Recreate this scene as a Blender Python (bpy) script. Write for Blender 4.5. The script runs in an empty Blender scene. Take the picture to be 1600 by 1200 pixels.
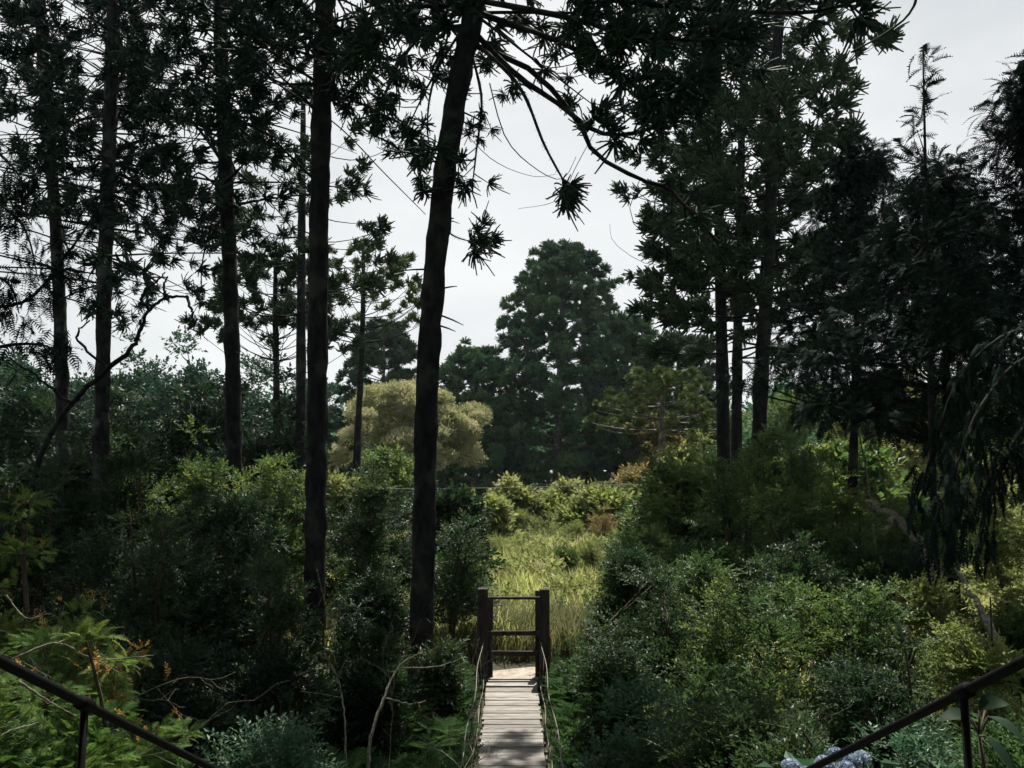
import bpy, math
import numpy as np
from mathutils import Vector
R = math.radians
sc = bpy.context.scene
COL = sc.collection

# ------------------------------------------------------------------ camera
EYE = 3.6
F = 1232.0                       # focal length in pixels of the 1600 px wide photograph
PITCH = R(6.94)
cam_d = bpy.data.cameras.new('camera')
cam = bpy.data.objects.new('camera', cam_d); COL.objects.link(cam)
cam_d.sensor_fit = 'HORIZONTAL'; cam_d.sensor_width = 36.0
cam_d.lens = 36.0 * F / 1600.0
cam_d.clip_start = 0.05; cam_d.clip_end = 2000
cam.location = (0, 0, EYE); cam.rotation_euler = (R(90) + PITCH, 0, 0)
sc.camera = cam

# ------------------------------------------------------------------ sky and sun
SUN_EL, SUN_AZ = R(67), R(14)     # azimuth measured from +Y (ahead) towards +X
world = bpy.data.worlds.new('World'); sc.world = world
world.use_nodes = True
nt = world.node_tree; nt.nodes.clear()
wo = nt.nodes.new('ShaderNodeOutputWorld'); bg = nt.nodes.new('ShaderNodeBackground')
sky = nt.nodes.new('ShaderNodeTexSky'); sky.sky_type = 'NISHITA'; sky.sun_disc = False
sky.sun_elevation = SUN_EL; sky.sun_rotation = SUN_AZ
tc = nt.nodes.new('ShaderNodeTexCoord'); mp = nt.nodes.new('ShaderNodeMapping')
mp.inputs['Scale'].default_value = (1.0, 1.0, 2.6)
nz = nt.nodes.new('ShaderNodeTexNoise'); nz.inputs['Scale'].default_value = 2.2; nz.inputs['Detail'].default_value = 5
cr = nt.nodes.new('ShaderNodeValToRGB')
cr.color_ramp.elements[0].position = 0.30; cr.color_ramp.elements[0].color = (3.0, 3.1, 3.16, 1)
cr.color_ramp.elements[1].position = 0.62; cr.color_ramp.elements[1].color = (3.95, 4.0, 3.99, 1)
mx = nt.nodes.new('ShaderNodeMix'); mx.data_type = 'RGBA'; mx.inputs[0].default_value = 0.97
nt.links.new(tc.outputs['Generated'], mp.inputs[0]); nt.links.new(mp.outputs[0], nz.inputs['Vector'])
nt.links.new(nz.outputs[0], cr.inputs[0])
nt.links.new(sky.outputs[0], mx.inputs[6]); nt.links.new(cr.outputs[0], mx.inputs[7])
nt.links.new(mx.outputs[2], bg.inputs[0]); bg.inputs[1].default_value = 0.1
nt.links.new(bg.outputs[0], wo.inputs[0])

sun_d = bpy.data.lights.new('sun', 'SUN'); sun_d.energy = 5.0; sun_d.angle = R(0.55); sun_d.color = (1.0, 0.93, 0.82)
sun = bpy.data.objects.new('sun', sun_d); COL.objects.link(sun)
to_sun = Vector((math.sin(SUN_AZ) * math.cos(SUN_EL), math.cos(SUN_AZ) * math.cos(SUN_EL), math.sin(SUN_EL)))
sun.rotation_euler = to_sun.to_track_quat('Z', 'Y').to_euler(); sun.location = (0, 30, 60)

vs = sc.view_settings
vs.view_transform = 'Standard'; vs.look = 'None'; vs.exposure = 1.25; vs.gamma = 1.0
sc.render.engine = 'CYCLES'
cy = sc.cycles
cy.max_bounces = 6; cy.diffuse_bounces = 3; cy.glossy_bounces = 2; cy.transmission_bounces = 3
cy.use_denoising = True; cy.denoiser = 'OPENIMAGEDENOISE'; cy.denoising_input_passes = 'RGB_ALBEDO_NORMAL'
cy.sample_clamp_indirect = 4.0
cy.use_adaptive_sampling = True; cy.adaptive_threshold = 0.02

# ------------------------------------------------------------------ materials
def mat_new(name):
    m = bpy.data.materials.new(name); m.use_nodes = True
    n = m.node_tree; n.nodes.clear()
    return m, n, n.nodes.new('ShaderNodeOutputMaterial')

def leaf_mat(name, cols, rough=0.5, trans=0.3, spec=0.2, scale=0.6, spread=0.75):
    """cols: three or more base colours; varied per leaf and in patches through the crown."""
    m, n, out = mat_new(name)
    N = n.nodes.new; L = n.links.new
    geo = N('ShaderNodeNewGeometry'); tc = N('ShaderNodeTexCoord')
    nz = N('ShaderNodeTexNoise'); nz.inputs['Scale'].default_value = scale; nz.inputs['Detail'].default_value = 3
    L(tc.outputs['Object'], nz.inputs['Vector'])
    a = N('ShaderNodeMath'); a.operation = 'MULTIPLY_ADD'; a.inputs[1].default_value = 1.6; a.inputs[2].default_value = -0.3 - 0.5 * (1 - spread)
    L(nz.outputs[0], a.inputs[0])
    b = N('ShaderNodeMath'); b.operation = 'MULTIPLY_ADD'; b.inputs[1].default_value = 0.6; b.inputs[2].default_value = -0.3
    L(geo.outputs['Random Per Island'], b.inputs[0])
    c = N('ShaderNodeMath'); c.operation = 'ADD'; L(a.outputs[0], c.inputs[0]); L(b.outputs[0], c.inputs[1])
    oi = N('ShaderNodeObjectInfo'); 
    d = N('ShaderNodeMath'); d.operation = 'MULTIPLY_ADD'; d.inputs[1].default_value = 0.24; d.use_clamp = True
    L(oi.outputs['Random'], d.inputs[0]); L(c.outputs[0], d.inputs[2])
    r = N('ShaderNodeValToRGB'); els = r.color_ramp.elements
    k = len(cols)
    els[0].color = (*cols[0], 1); els[1].color = (*cols[-1], 1)
    for i in range(1, k - 1):
        e = els.new(i / (k - 1)); e.color = (*cols[i], 1)
    L(d.outputs[0], r.inputs[0])
    p = N('ShaderNodeBsdfPrincipled'); p.inputs['Roughness'].default_value = rough
    p.inputs['Specular IOR Level'].default_value = spec
    L(r.outputs[0], p.inputs['Base Color'])
    t = N('ShaderNodeBsdfTranslucent')
    hs = N('ShaderNodeHueSaturation'); hs.inputs['Hue'].default_value = 0.492; hs.inputs['Saturation'].default_value = 1.08; hs.inputs['Value'].default_value = 1.5
    L(r.outputs[0], hs.inputs['Color']); L(hs.outputs[0], t.inputs[0])
    ms = N('ShaderNodeMixShader'); ms.inputs[0].default_value = trans
    L(p.outputs[0], ms.inputs[1]); L(t.outputs[0], ms.inputs[2]); L(ms.outputs[0], out.inputs[0])
    return m

def rough_mat(name, c0, c1, scale=6.0, stretch=(1, 1, 1), rough=0.9, bump=0.4, spec=0.2, detail=6, lo=0.35, hi=0.68, c2=None):
    m, n, out = mat_new(name)
    N = n.nodes.new; L = n.links.new
    tc = N('ShaderNodeTexCoord'); mp = N('ShaderNodeMapping'); mp.inputs['Scale'].default_value = stretch
    nz = N('ShaderNodeTexNoise'); nz.inputs['Scale'].default_value = scale; nz.inputs['Detail'].default_value = detail; nz.inputs['Roughness'].default_value = 0.62
    L(tc.outputs['Object'], mp.inputs[0]); L(mp.outputs[0], nz.inputs['Vector'])
    r = N('ShaderNodeValToRGB'); r.color_ramp.elements[0].position = lo; r.color_ramp.elements[1].position = hi
    r.color_ramp.elements[0].color = (*c0, 1); r.color_ramp.elements[1].color = (*c1, 1)
    L(nz.outputs[0], r.inputs[0]); col = r.outputs[0]
    if c2:
        n2 = N('ShaderNodeTexNoise'); n2.inputs['Scale'].default_value = scale * 0.23; n2.inputs['Detail'].default_value = 4
        L(tc.outputs['Object'], n2.inputs['Vector'])
        r2 = N('ShaderNodeValToRGB'); r2.color_ramp.elements[0].position = 0.52; r2.color_ramp.elements[1].position = 0.63
        L(n2.outputs[0], r2.inputs[0])
        mm = N('ShaderNodeMix'); mm.data_type = 'RGBA'; L(r2.outputs[0], mm.inputs[0]); L(col, mm.inputs[6]); mm.inputs[7].default_value = (*c2, 1)
        col = mm.outputs[2]
    p = N('ShaderNodeBsdfPrincipled'); p.inputs['Roughness'].default_value = rough; p.inputs['Specular IOR Level'].default_value = spec
    L(col, p.inputs['Base Color'])
    bp = N('ShaderNodeBump'); bp.inputs['Strength'].default_value = bump; bp.inputs['Distance'].default_value = 0.03
    L(nz.outputs[0], bp.inputs['Height']); L(bp.outputs[0], p.inputs['Normal']); L(p.outputs[0], out.inputs[0])
    return m

M = {}
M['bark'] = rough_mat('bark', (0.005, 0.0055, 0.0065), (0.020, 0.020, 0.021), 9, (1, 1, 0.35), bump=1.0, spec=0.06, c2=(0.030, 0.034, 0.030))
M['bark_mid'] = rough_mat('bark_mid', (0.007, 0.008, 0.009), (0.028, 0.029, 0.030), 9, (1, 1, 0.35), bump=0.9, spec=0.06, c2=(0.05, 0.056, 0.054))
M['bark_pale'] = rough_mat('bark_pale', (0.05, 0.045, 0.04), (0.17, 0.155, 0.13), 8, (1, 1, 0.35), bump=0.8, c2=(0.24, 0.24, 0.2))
M['twig'] = rough_mat('twig', (0.03, 0.025, 0.02), (0.07, 0.055, 0.045), 20)
M['lichen'] = rough_mat('lichen', (0.06, 0.055, 0.045), (0.20, 0.195, 0.16), 22, bump=0.7)
M['soil'] = rough_mat('soil', (0.018, 0.017, 0.011), (0.045, 0.05, 0.022), 1.8, bump=0.8, c2=(0.03, 0.05, 0.015))
M['path'] = rough_mat('path', (0.17, 0.15, 0.125), (0.30, 0.275, 0.235), 5)
M['arau'] = leaf_mat('araucaria_foliage', [(0.010, 0.030, 0.024), (0.019, 0.048, 0.034), (0.032, 0.066, 0.038)], 0.65, 0.10, 0.08)
M['arau_mid'] = leaf_mat('araucaria_foliage_mid', [(0.020, 0.044, 0.028), (0.038, 0.072, 0.038), (0.065, 0.10, 0.04)], 0.65, 0.10, 0.08)
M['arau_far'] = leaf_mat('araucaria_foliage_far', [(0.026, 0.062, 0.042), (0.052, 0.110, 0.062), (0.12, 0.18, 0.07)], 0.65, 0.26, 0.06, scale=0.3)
M['arau_lime'] = leaf_mat('araucaria_foliage_lime', [(0.05, 0.085, 0.03), (0.10, 0.145, 0.048), (0.17, 0.20, 0.07)], 0.6, 0.25, 0.1)
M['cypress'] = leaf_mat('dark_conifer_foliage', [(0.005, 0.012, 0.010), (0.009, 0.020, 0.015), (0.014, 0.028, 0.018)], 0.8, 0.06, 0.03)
M['cream'] = leaf_mat('cream_blossom', [(0.08, 0.115, 0.04), (0.23, 0.25, 0.12), (0.37, 0.36, 0.22), (0.47, 0.43, 0.32)], 0.8, 0.25, 0.1, scale=0.5)
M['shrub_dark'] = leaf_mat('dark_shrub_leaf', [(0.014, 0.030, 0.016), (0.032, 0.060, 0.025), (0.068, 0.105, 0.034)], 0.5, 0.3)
M['shrub_shade'] = leaf_mat('dark_shrub_leaf_shaded', [(0.007, 0.018, 0.011), (0.015, 0.033, 0.017), (0.034, 0.058, 0.022)], 0.5, 0.22, 0.15)  # darker copy of the dark shrub leaf, canopy shade put into its colour
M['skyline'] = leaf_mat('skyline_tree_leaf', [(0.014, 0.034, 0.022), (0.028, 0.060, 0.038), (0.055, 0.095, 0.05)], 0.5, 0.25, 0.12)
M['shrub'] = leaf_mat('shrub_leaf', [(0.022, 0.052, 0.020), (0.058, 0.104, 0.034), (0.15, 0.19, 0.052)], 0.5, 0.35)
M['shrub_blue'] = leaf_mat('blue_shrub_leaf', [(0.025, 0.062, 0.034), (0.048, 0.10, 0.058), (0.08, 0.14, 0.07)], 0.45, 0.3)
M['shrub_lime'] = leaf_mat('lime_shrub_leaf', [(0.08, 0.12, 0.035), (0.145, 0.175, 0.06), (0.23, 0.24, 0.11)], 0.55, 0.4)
M['wattle'] = leaf_mat('wattle_leaf', [(0.030, 0.075, 0.022), (0.060, 0.12, 0.032), (0.095, 0.15, 0.04), (0.15, 0.17, 0.05), (0.34, 0.20, 0.07)], 0.6, 0.35, 0.1, scale=1.1, spread=0.5)
M['tan'] = leaf_mat('tan_shrub_leaf', [(0.10, 0.10, 0.035), (0.20, 0.17, 0.07), (0.28, 0.23, 0.12)], 0.7, 0.25)
M['grass'] = leaf_mat('meadow_grass_blade', [(0.13, 0.185, 0.05), (0.23, 0.275, 0.09), (0.33, 0.34, 0.14), (0.41, 0.38, 0.22)], 0.6, 0.45, 0.15, scale=0.22)
M['reed'] = leaf_mat('dry_reed_blade', [(0.035, 0.055, 0.018), (0.085, 0.095, 0.04), (0.17, 0.145, 0.08)], 0.65, 0.3, 0.1, scale=0.8)
M['fern'] = leaf_mat('fern_leaf', [(0.022, 0.052, 0.020), (0.042, 0.090, 0.030), (0.085, 0.14, 0.045)], 0.6, 0.3, 0.1, scale=1.6)
M['broad'] = leaf_mat('broad_leaf', [(0.005, 0.014, 0.008), (0.008, 0.020, 0.011), (0.012, 0.026, 0.013)], 0.6, 0.08, 0.05)
M['hyd'] = leaf_mat('hydrangea_petal', [(0.20, 0.27, 0.38), (0.28, 0.34, 0.44), (0.38, 0.42, 0.48)], 0.7, 0.15, 0.1, scale=6)
M['young'] = leaf_mat('young_orange_leaf', [(0.12, 0.10, 0.03), (0.30, 0.17, 0.05), (0.45, 0.27, 0.12)], 0.6, 0.3, 0.1)
M['plank'] = None
M['dark_wood'] = rough_mat('dark_wood', (0.018, 0.016, 0.015), (0.05, 0.044, 0.04), 14, (1, 1, 0.15), bump=0.6)
M['rope'] = rough_mat('rope', (0.07, 0.07, 0.06), (0.17, 0.165, 0.14), 60, bump=0.5)
M['metal_rail'] = rough_mat('painted_rail', (0.002, 0.0025, 0.003), (0.005, 0.0055, 0.006), 30, rough=0.7, bump=0.05, spec=0.05)
M['wire'] = rough_mat('grey_wire', (0.12, 0.12, 0.11), (0.2, 0.2, 0.18), 10)

def plank_mat():
    m, n, out = mat_new('weathered_planks')
    N = n.nodes.new; L = n.links.new
    geo = N('ShaderNodeNewGeometry'); tc = N('ShaderNodeTexCoord'); mp = N('ShaderNodeMapping'); mp.inputs['Scale'].default_value = (2.2, 26, 26)
    nz = N('ShaderNodeTexNoise'); nz.inputs['Scale'].default_value = 2.0; nz.inputs['Detail'].default_value = 8
    L(tc.outputs['Object'], mp.inputs[0]); L(mp.outputs[0], nz.inputs['Vector'])
    r = N('ShaderNodeValToRGB'); r.color_ramp.elements[0].position = 0.3; r.color_ramp.elements[1].position = 0.7
    r.color_ramp.elements[0].color = (0.072, 0.067, 0.063, 1); r.color_ramp.elements[1].color = (0.25, 0.235, 0.22, 1)
    L(nz.outputs[0], r.inputs[0])
    mr = N('ShaderNodeMapRange'); mr.inputs[3].default_value = 0.62; mr.inputs[4].default_value = 1.2
    L(geo.outputs['Random Per Island'], mr.inputs[0])
    mm = N('ShaderNodeMix'); mm.data_type = 'RGBA'; mm.blend_type = 'MULTIPLY'; mm.inputs[0].default_value = 1
    L(r.outputs[0], mm.inputs[6]); L(mr.outputs[0], mm.inputs[7])
    p = N('ShaderNodeBsdfPrincipled'); p.inputs['Roughness'].default_value = 0.75; p.inputs['Specular IOR Level'].default_value = 0.3
    L(mm.outputs[2], p.inputs['Base Color'])
    bp = N('ShaderNodeBump'); bp.inputs['Strength'].default_value = 0.5; bp.inputs['Distance'].default_value = 0.01
    L(nz.outputs[0], bp.inputs['Height']); L(bp.outputs[0], p.inputs['Normal']); L(p.outputs[0], out.inputs[0])
    return m
M['plank'] = plank_mat()

# ------------------------------------------------------------------ geometry helpers
rng = np.random.default_rng(11)
def U(a, b, n=None): return rng.uniform(a, b, n)
def nrm(v): return v / np.maximum(np.linalg.norm(v, axis=-1, keepdims=True), 1e-9)

def P(px, py, Y):
    """the world point on the plane y = Y that the photograph shows at pixel px, py (1600 x 1200)"""
    u = (px - 800.0) / F; v = -(py - 600.0) / F
    dy = math.cos(PITCH) - math.sin(PITCH) * v; dz = math.sin(PITCH) + math.cos(PITCH) * v
    return np.array([u * Y / dy, Y, EYE + dz * Y / dy])

class MB:
    """collects triangles; build() links them as one mesh object"""
    def __init__(s): s.v = []; s.f = []; s.m = []; s.n = 0
    def add(s, v, f, smooth=False):
        v = np.asarray(v, float); f = np.asarray(f, int)
        s.v.append(v); s.f.append(f + s.n); s.n += len(v); s.m.append(np.full(len(f), smooth))
        return s
    def inst(s, tmpl, mats, pos):
        tv, tf = tmpl; k = len(pos)
        if k == 0: return s
        v = np.einsum('nij,mj->nmi', mats, tv) + np.asarray(pos)[:, None, :]
        f = (tf[None] + (np.arange(k) * len(tv))[:, None, None]).reshape(-1, 3)
        return s.add(v.reshape(-1, 3), f)
    def tube(s, pts, rad, sides=6, wob=0.0, cap=True):
        pts = np.asarray(pts, float); k = len(pts)
        rad = np.full(k, rad) if np.isscalar(rad) else np.asarray(rad, float)
        t = nrm(np.gradient(pts, axis=0))
        a = np.cross(t, np.array([0.31, 0.9, 0.12])); bad = np.linalg.norm(a, axis=1) < 1e-3
        a[bad] = np.cross(t[bad], np.array([1, 0, 0])); a = nrm(a); b = np.cross(t, a)
        th = np.linspace(0, 2 * math.pi, sides, endpoint=False)
        rr = rad[:, None] * (1 + wob * rng.normal(size=(k, sides)))
        v = pts[:, None, :] + rr[:, :, None] * (np.cos(th)[None, :, None] * a[:, None, :] + np.sin(th)[None, :, None] * b[:, None, :])
        i = np.arange(k - 1)[:, None] * sides; j = np.arange(sides)[None, :]; j2 = (j + 1) % sides
        q = [(i + j), (i + j2), (i + sides + j2), (i + sides + j)]
        f = np.concatenate([np.stack([q[0], q[1], q[2]], -1).reshape(-1, 3), np.stack([q[0], q[2], q[3]], -1).reshape(-1, 3)])
        v = v.reshape(-1, 3)
        if cap:
            v = np.concatenate([v, pts[-1:], pts[:1]]); c = k * sides
            e = (k - 1) * sides; jj = np.arange(sides); jn = (jj + 1) % sides
            f = np.concatenate([f, np.stack([e + jj, e + jn, np.full(sides, c)], -1), np.stack([jn, jj, np.full(sides, c + 1)], -1)])
        return s.add(v, f, True)
    def box(s, c, size, rz=0.0, jit=0.0, rx=0.0):
        c = np.asarray(c, float); h = np.asarray(size, float) / 2
        g = np.array([[x, y, z] for x in (-1, 1) for y in (-1, 1) for z in (-1, 1)], float) * h
        # chamfered box: each corner becomes three vertices
        ch = min(h.min() * 0.18, 0.012); v = []
        for p in g:
            sg = np.sign(p)
            for ax in range(3):
                q = p - sg * ch; q[ax] = p[ax]; v.append(q)
        v = np.array(v)
        if jit: v = v + rng.normal(size=v.shape) * jit
        import itertools
        ix = lambda x, y, z: (x * 4 + y * 2 + z) * 3
        f = []
        def quad(a, b, c_, d, out):
            n = np.cross(v[b] - v[a], v[c_] - v[a])
            if np.dot(n, out) < 0: a, b, c_, d = d, c_, b, a
            f.append((a, b, c_)); f.append((a, c_, d))
        for ax in range(3):
            for sgn in (0, 1):
                o = [k for k in range(3) if k != ax]; cs = []
                for (p_, q_) in ((0, 0), (1, 0), (1, 1), (0, 1)):
                    idx = [0, 0, 0]; idx[ax] = sgn; idx[o[0]] = p_; idx[o[1]] = q_
                    cs.append(ix(*idx) + ax)
                out = np.zeros(3); out[ax] = 1 if sgn else -1
                quad(*cs, out)
        for ax in range(3):
            o = [k for k in range(3) if k != ax]
            for p_ in (0, 1):
                for q_ in (0, 1):
                    i0 = [0, 0, 0]; i0[o[0]] = p_; i0[o[1]] = q_; i1 = list(i0); i1[ax] = 1
                    out = np.zeros(3); out[o[0]] = 1 if p_ else -1; out[o[1]] = 1 if q_ else -1
                    quad(ix(*i0) + o[0], ix(*i1) + o[0], ix(*i1) + o[1], ix(*i0) + o[1], out)
        for x, y, z in itertools.product((0, 1), repeat=3):
            b = ix(x, y, z); out = np.array([x, y, z]) * 2.0 - 1
            n = np.cross(v[b + 1] - v[b], v[b + 2] - v[b])
            f.append((b, b + 1, b + 2) if np.dot(n, out) > 0 else (b + 2, b + 1, b))
        if rx:
            ca, sa = math.cos(rx), math.sin(rx); v = v @ np.array([[1, 0, 0], [0, ca, -sa], [0, sa, ca]]).T
        ca, sa = math.cos(rz), math.sin(rz)
        v = v @ np.array([[ca, -sa, 0], [sa, ca, 0], [0, 0, 1]]).T
        return s.add(v + c, f)
    def build(s, name, mat, parent=None, origin=(0, 0, 0)):
        v = np.concatenate(s.v) - np.asarray(origin, float); f = np.concatenate(s.f); sm = np.concatenate(s.m)
        me = bpy.data.meshes.new(name)
        me.vertices.add(len(v)); me.vertices.foreach_set('co', v.astype(np.float32).ravel())
        me.loops.add(f.size); me.loops.foreach_set('vertex_index', f.astype(np.int32).ravel())
        me.polygons.add(len(f)); me.polygons.foreach_set('loop_start', np.arange(0, f.size, 3, dtype=np.int32))
        me.polygons.foreach_set('use_smooth', sm)
        me.update(calc_edges=True); me.validate()
        me.materials.append(mat)
        o = bpy.data.objects.new(name, me); COL.objects.link(o)
        if parent is not None: o.parent = parent
        else: o.location = origin
        return o

def tag(o, label=None, cat=None, group=None, kind=None):
    if label: o['label'] = label
    if cat: o['category'] = cat
    if group: o['group'] = group
    if kind: o['kind'] = kind
    return o
def thing(name, label, cat, loc, group=None):
    o = bpy.data.objects.new(name, None); COL.objects.link(o); o.location = tuple(float(c) for c in loc)
    o.empty_display_size = 0.3
    return tag(o, label, cat, group)
def dup(root, loc, rz=0.0, scale=1.0, label=None, group=None, sz=None):
    r = root.copy(); COL.objects.link(r)
    r.location = tuple(float(c) for c in loc); r.rotation_euler = (0, 0, rz)
    r.scale = (scale, scale, scale if sz is None else sz)
    if label: r['label'] = label
    if group: r['group'] = group
    for ch in list(root.children):
        c = ch.copy(); COL.objects.link(c); c.parent = r
        for g in ch.children:
            d = g.copy(); COL.objects.link(d); d.parent = c
    return r

def frames(d, roll=None):
    """matrices whose third column is d"""
    d = nrm(np.asarray(d, float)); n = len(d)
    ref = np.tile(np.array([0.0, 0, 1]), (n, 1)); par = np.abs(d[:, 2]) > 0.95; ref[par] = (1, 0, 0)
    a = nrm(np.cross(ref, d)); b = np.cross(d, a)
    if roll is None: roll = U(0, 2 * math.pi, n)
    c, s = np.cos(roll)[:, None], np.sin(roll)[:, None]
    return np.stack([a * c + b * s, -a * s + b * c, d], -1)
def sphere_dirs(n):
    v = rng.normal(size=(n, 3)); return nrm(v)
def spline(pts, k):
    pts = np.asarray(pts, float); m = len(pts)
    t = np.linspace(0, m - 1, k); i = np.clip(t.astype(int), 0, m - 2); u = (t - i)[:, None]
    p0 = pts[np.clip(i - 1, 0, m - 1)]; p1 = pts[i]; p2 = pts[i + 1]; p3 = pts[np.clip(i + 2, 0, m - 1)]
    return 0.5 * (2 * p1 + (p2 - p0) * u + (2 * p0 - 5 * p1 + 4 * p2 - p3) * u * u + (3 * p1 - p0 - 3 * p2 + p3) * u ** 3)

def tmpl(mb): return np.concatenate(mb.v), np.concatenate(mb.f)

# --- araucaria tufts: a spray of rope-like branchlets, each set with stiff leaves
def tuft(nf, segs, spikes, rad, cone=2.0, L=(0.7, 1.0), sp=1.0, curl=0.35, fwd=0.4):
    mb = MB()
    for _ in range(nf):
        th = math.acos(1 - U(0, 1) * (1 - math.cos(cone))); ph = U(0, 2 * math.pi)
        d = np.array([math.sin(th) * math.cos(ph), math.sin(th) * math.sin(ph), math.cos(th)])
        ln = U(*L); bend = rng.normal(size=3) * curl + np.array([0, 0, fwd])
        f = lambda t: d * ln * t * (1 - 0.25 * t) + bend * ln * t ** 2.2 * 0.8
        t = np.linspace(0.03, 1, segs + 1)[:, None]; r = np.full(segs + 1, rad); r[0] *= 0.6; r[-1] *= 0.7
        mb.tube(f(t), r, 3 if segs < 4 else 4, cap=True)
        if spikes:
            tt = U(0.12, 1.0, spikes)[:, None]; base = f(tt)
            ax = nrm(f(tt + 0.02) - base); side = nrm(np.cross(ax, sphere_dirs(spikes)))
            tip = base + side * rad * 1.9 * sp + ax * rad * 1.5 * sp
            w = ax * rad * 0.8
            v = np.stack([base + w, base - w, tip], 1).reshape(-1, 3)
            mb.add(v, np.arange(len(v)).reshape(-1, 3))
    return tmpl(mb)
TUFT0 = [tuft(34, 4, 9, 0.044, 2.0, (0.5, 1.05), 0.85) for _ in range(5)]                       # nearest trees
TUFT1 = [tuft(38, 3, 0, 0.060, 2.0, (0.65, 1.0), 0.7, 0.25) for _ in range(4)]                   # middle distance
TUFT2 = [tuft(80, 1, 0, 0.062, 1.75, (0.8, 1.0), 0.8, 0.1, 0.1) for _ in range(3)]               # far
def leaf_t(l=1.0, w=0.42, fold=0.12):
    v = np.array([[0, 0, 0], [w / 2, fold * l, l * 0.45], [0, 0, l], [-w / 2, fold * l, l * 0.45]]); return v, np.array([[0, 1, 2], [0, 2, 3]])
def sprig_t(n=9, leaf=0.26, w=0.5, curl=0.9):
    """a flat twig of unit length carrying n leaves that face up (+y)"""
    mb = MB(); pts = np.stack([np.zeros(4), np.array([0, -.01, -.04, -.10]), np.linspace(0, 0.85, 4)], -1)
    mb.tube(pts, [0.012, 0.01, 0.008, 0.005], 3, cap=False)
    lt = leaf_t(leaf, leaf * w)
    t = np.linspace(0.15, 1.0, n); pos = np.stack([np.zeros(n), -0.10 * t * t, 0.85 * t], -1)
    sg = np.where(np.arange(n) % 2 == 0, 1, -1)
    d = np.stack([sg * curl, np.zeros(n), np.full(n, 0.65)], -1) + rng.normal(size=(n, 3)) * np.array([.25, .3, .25]); d[-1] = (0, -0.1, 1); d = nrm(d)
    y = np.array([0, 1.0, 0]) + rng.normal(size=(n, 3)) * 0.35; x = nrm(np.cross(y, d)); y = np.cross(d, x)
    return tmpl(mb.inst(lt, np.stack([x, y, d], -1) * U(0.7, 1.2, n)[:, None, None], pos))
def frond_t(n=12, l=0.30, w=0.10, droop=0.35):
    """feathery frond of unit length, leaflets in two rows"""
    mb = MB(); t = np.linspace(0, 1, 5); f = lambda t: np.stack([0 * t, -droop * t * t, t * (1 - 0.12 * t)], -1)
    mb.tube(f(t), [0.012, 0.011, 0.009, 0.007, 0.003], 3, cap=False)
    for s in (-1, 1):
        tt = np.linspace(0.14, 0.99, n); b = f(tt); ll = l * np.sin(np.clip(tt * 2.6 + 0.45, 0, 3.0)) + 0.03
        tip = b + np.stack([s * ll, -0.12 * ll, 0.5 * ll], -1) + rng.normal(size=(n, 3)) * 0.02
        h = np.stack([0 * tt, 0 * tt, np.full(n, w / 2)], -1)
        v = np.stack([b - h, b + h, tip], 1).reshape(-1, 3); mb.add(v, np.arange(3 * n).reshape(-1, 3))
    return tmpl(mb)
SPRIG = [sprig_t() for _ in range(4)]
SPRIG_F = [sprig_t(6, 0.42, 0.6, 1.0) for _ in range(3)]
FROND = [frond_t(15, 0.24, 0.06, 0.4) for _ in range(3)]
STRAND = [frond_t(15, 0.11, 0.075, 0.15) for _ in range(3)]
FERN = [frond_t(18, 0.24, 0.06, 0.45) for _ in range(2)]
FROND_F = [frond_t(6, 0.34, 0.2) for _ in range(2)]

def scatter(mb, tmpls, dirs, pos, size):
    """spread instances over several templates"""
    n = len(pos)
    if n == 0: return
    size = np.broadcast_to(size, (n,)); w = rng.integers(0, len(tmpls), n); fr = frames(dirs, rng.normal(size=n) * 0.55) * size[:, None, None]
    for k, t in enumerate(tmpls):
        s = w == k; mb.inst(t, fr[s], np.asarray(pos)[s])

# ------------------------------------------------------------------ trees
def trunk_tube(mb, pts, r0, r1, sides=10, k=26, wob=0.045, flare=0.25):
    p = spline(pts, k); t = np.linspace(0, 1, k)
    r = r0 + (r1 - r0) * t + r0 * flare * np.exp(-t * k * 0.35)
    r = r * (1 + 0.05 * np.sin(t * 90 + U(0, 6)))
    mb.tube(p, r, sides, wob); return p

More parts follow.
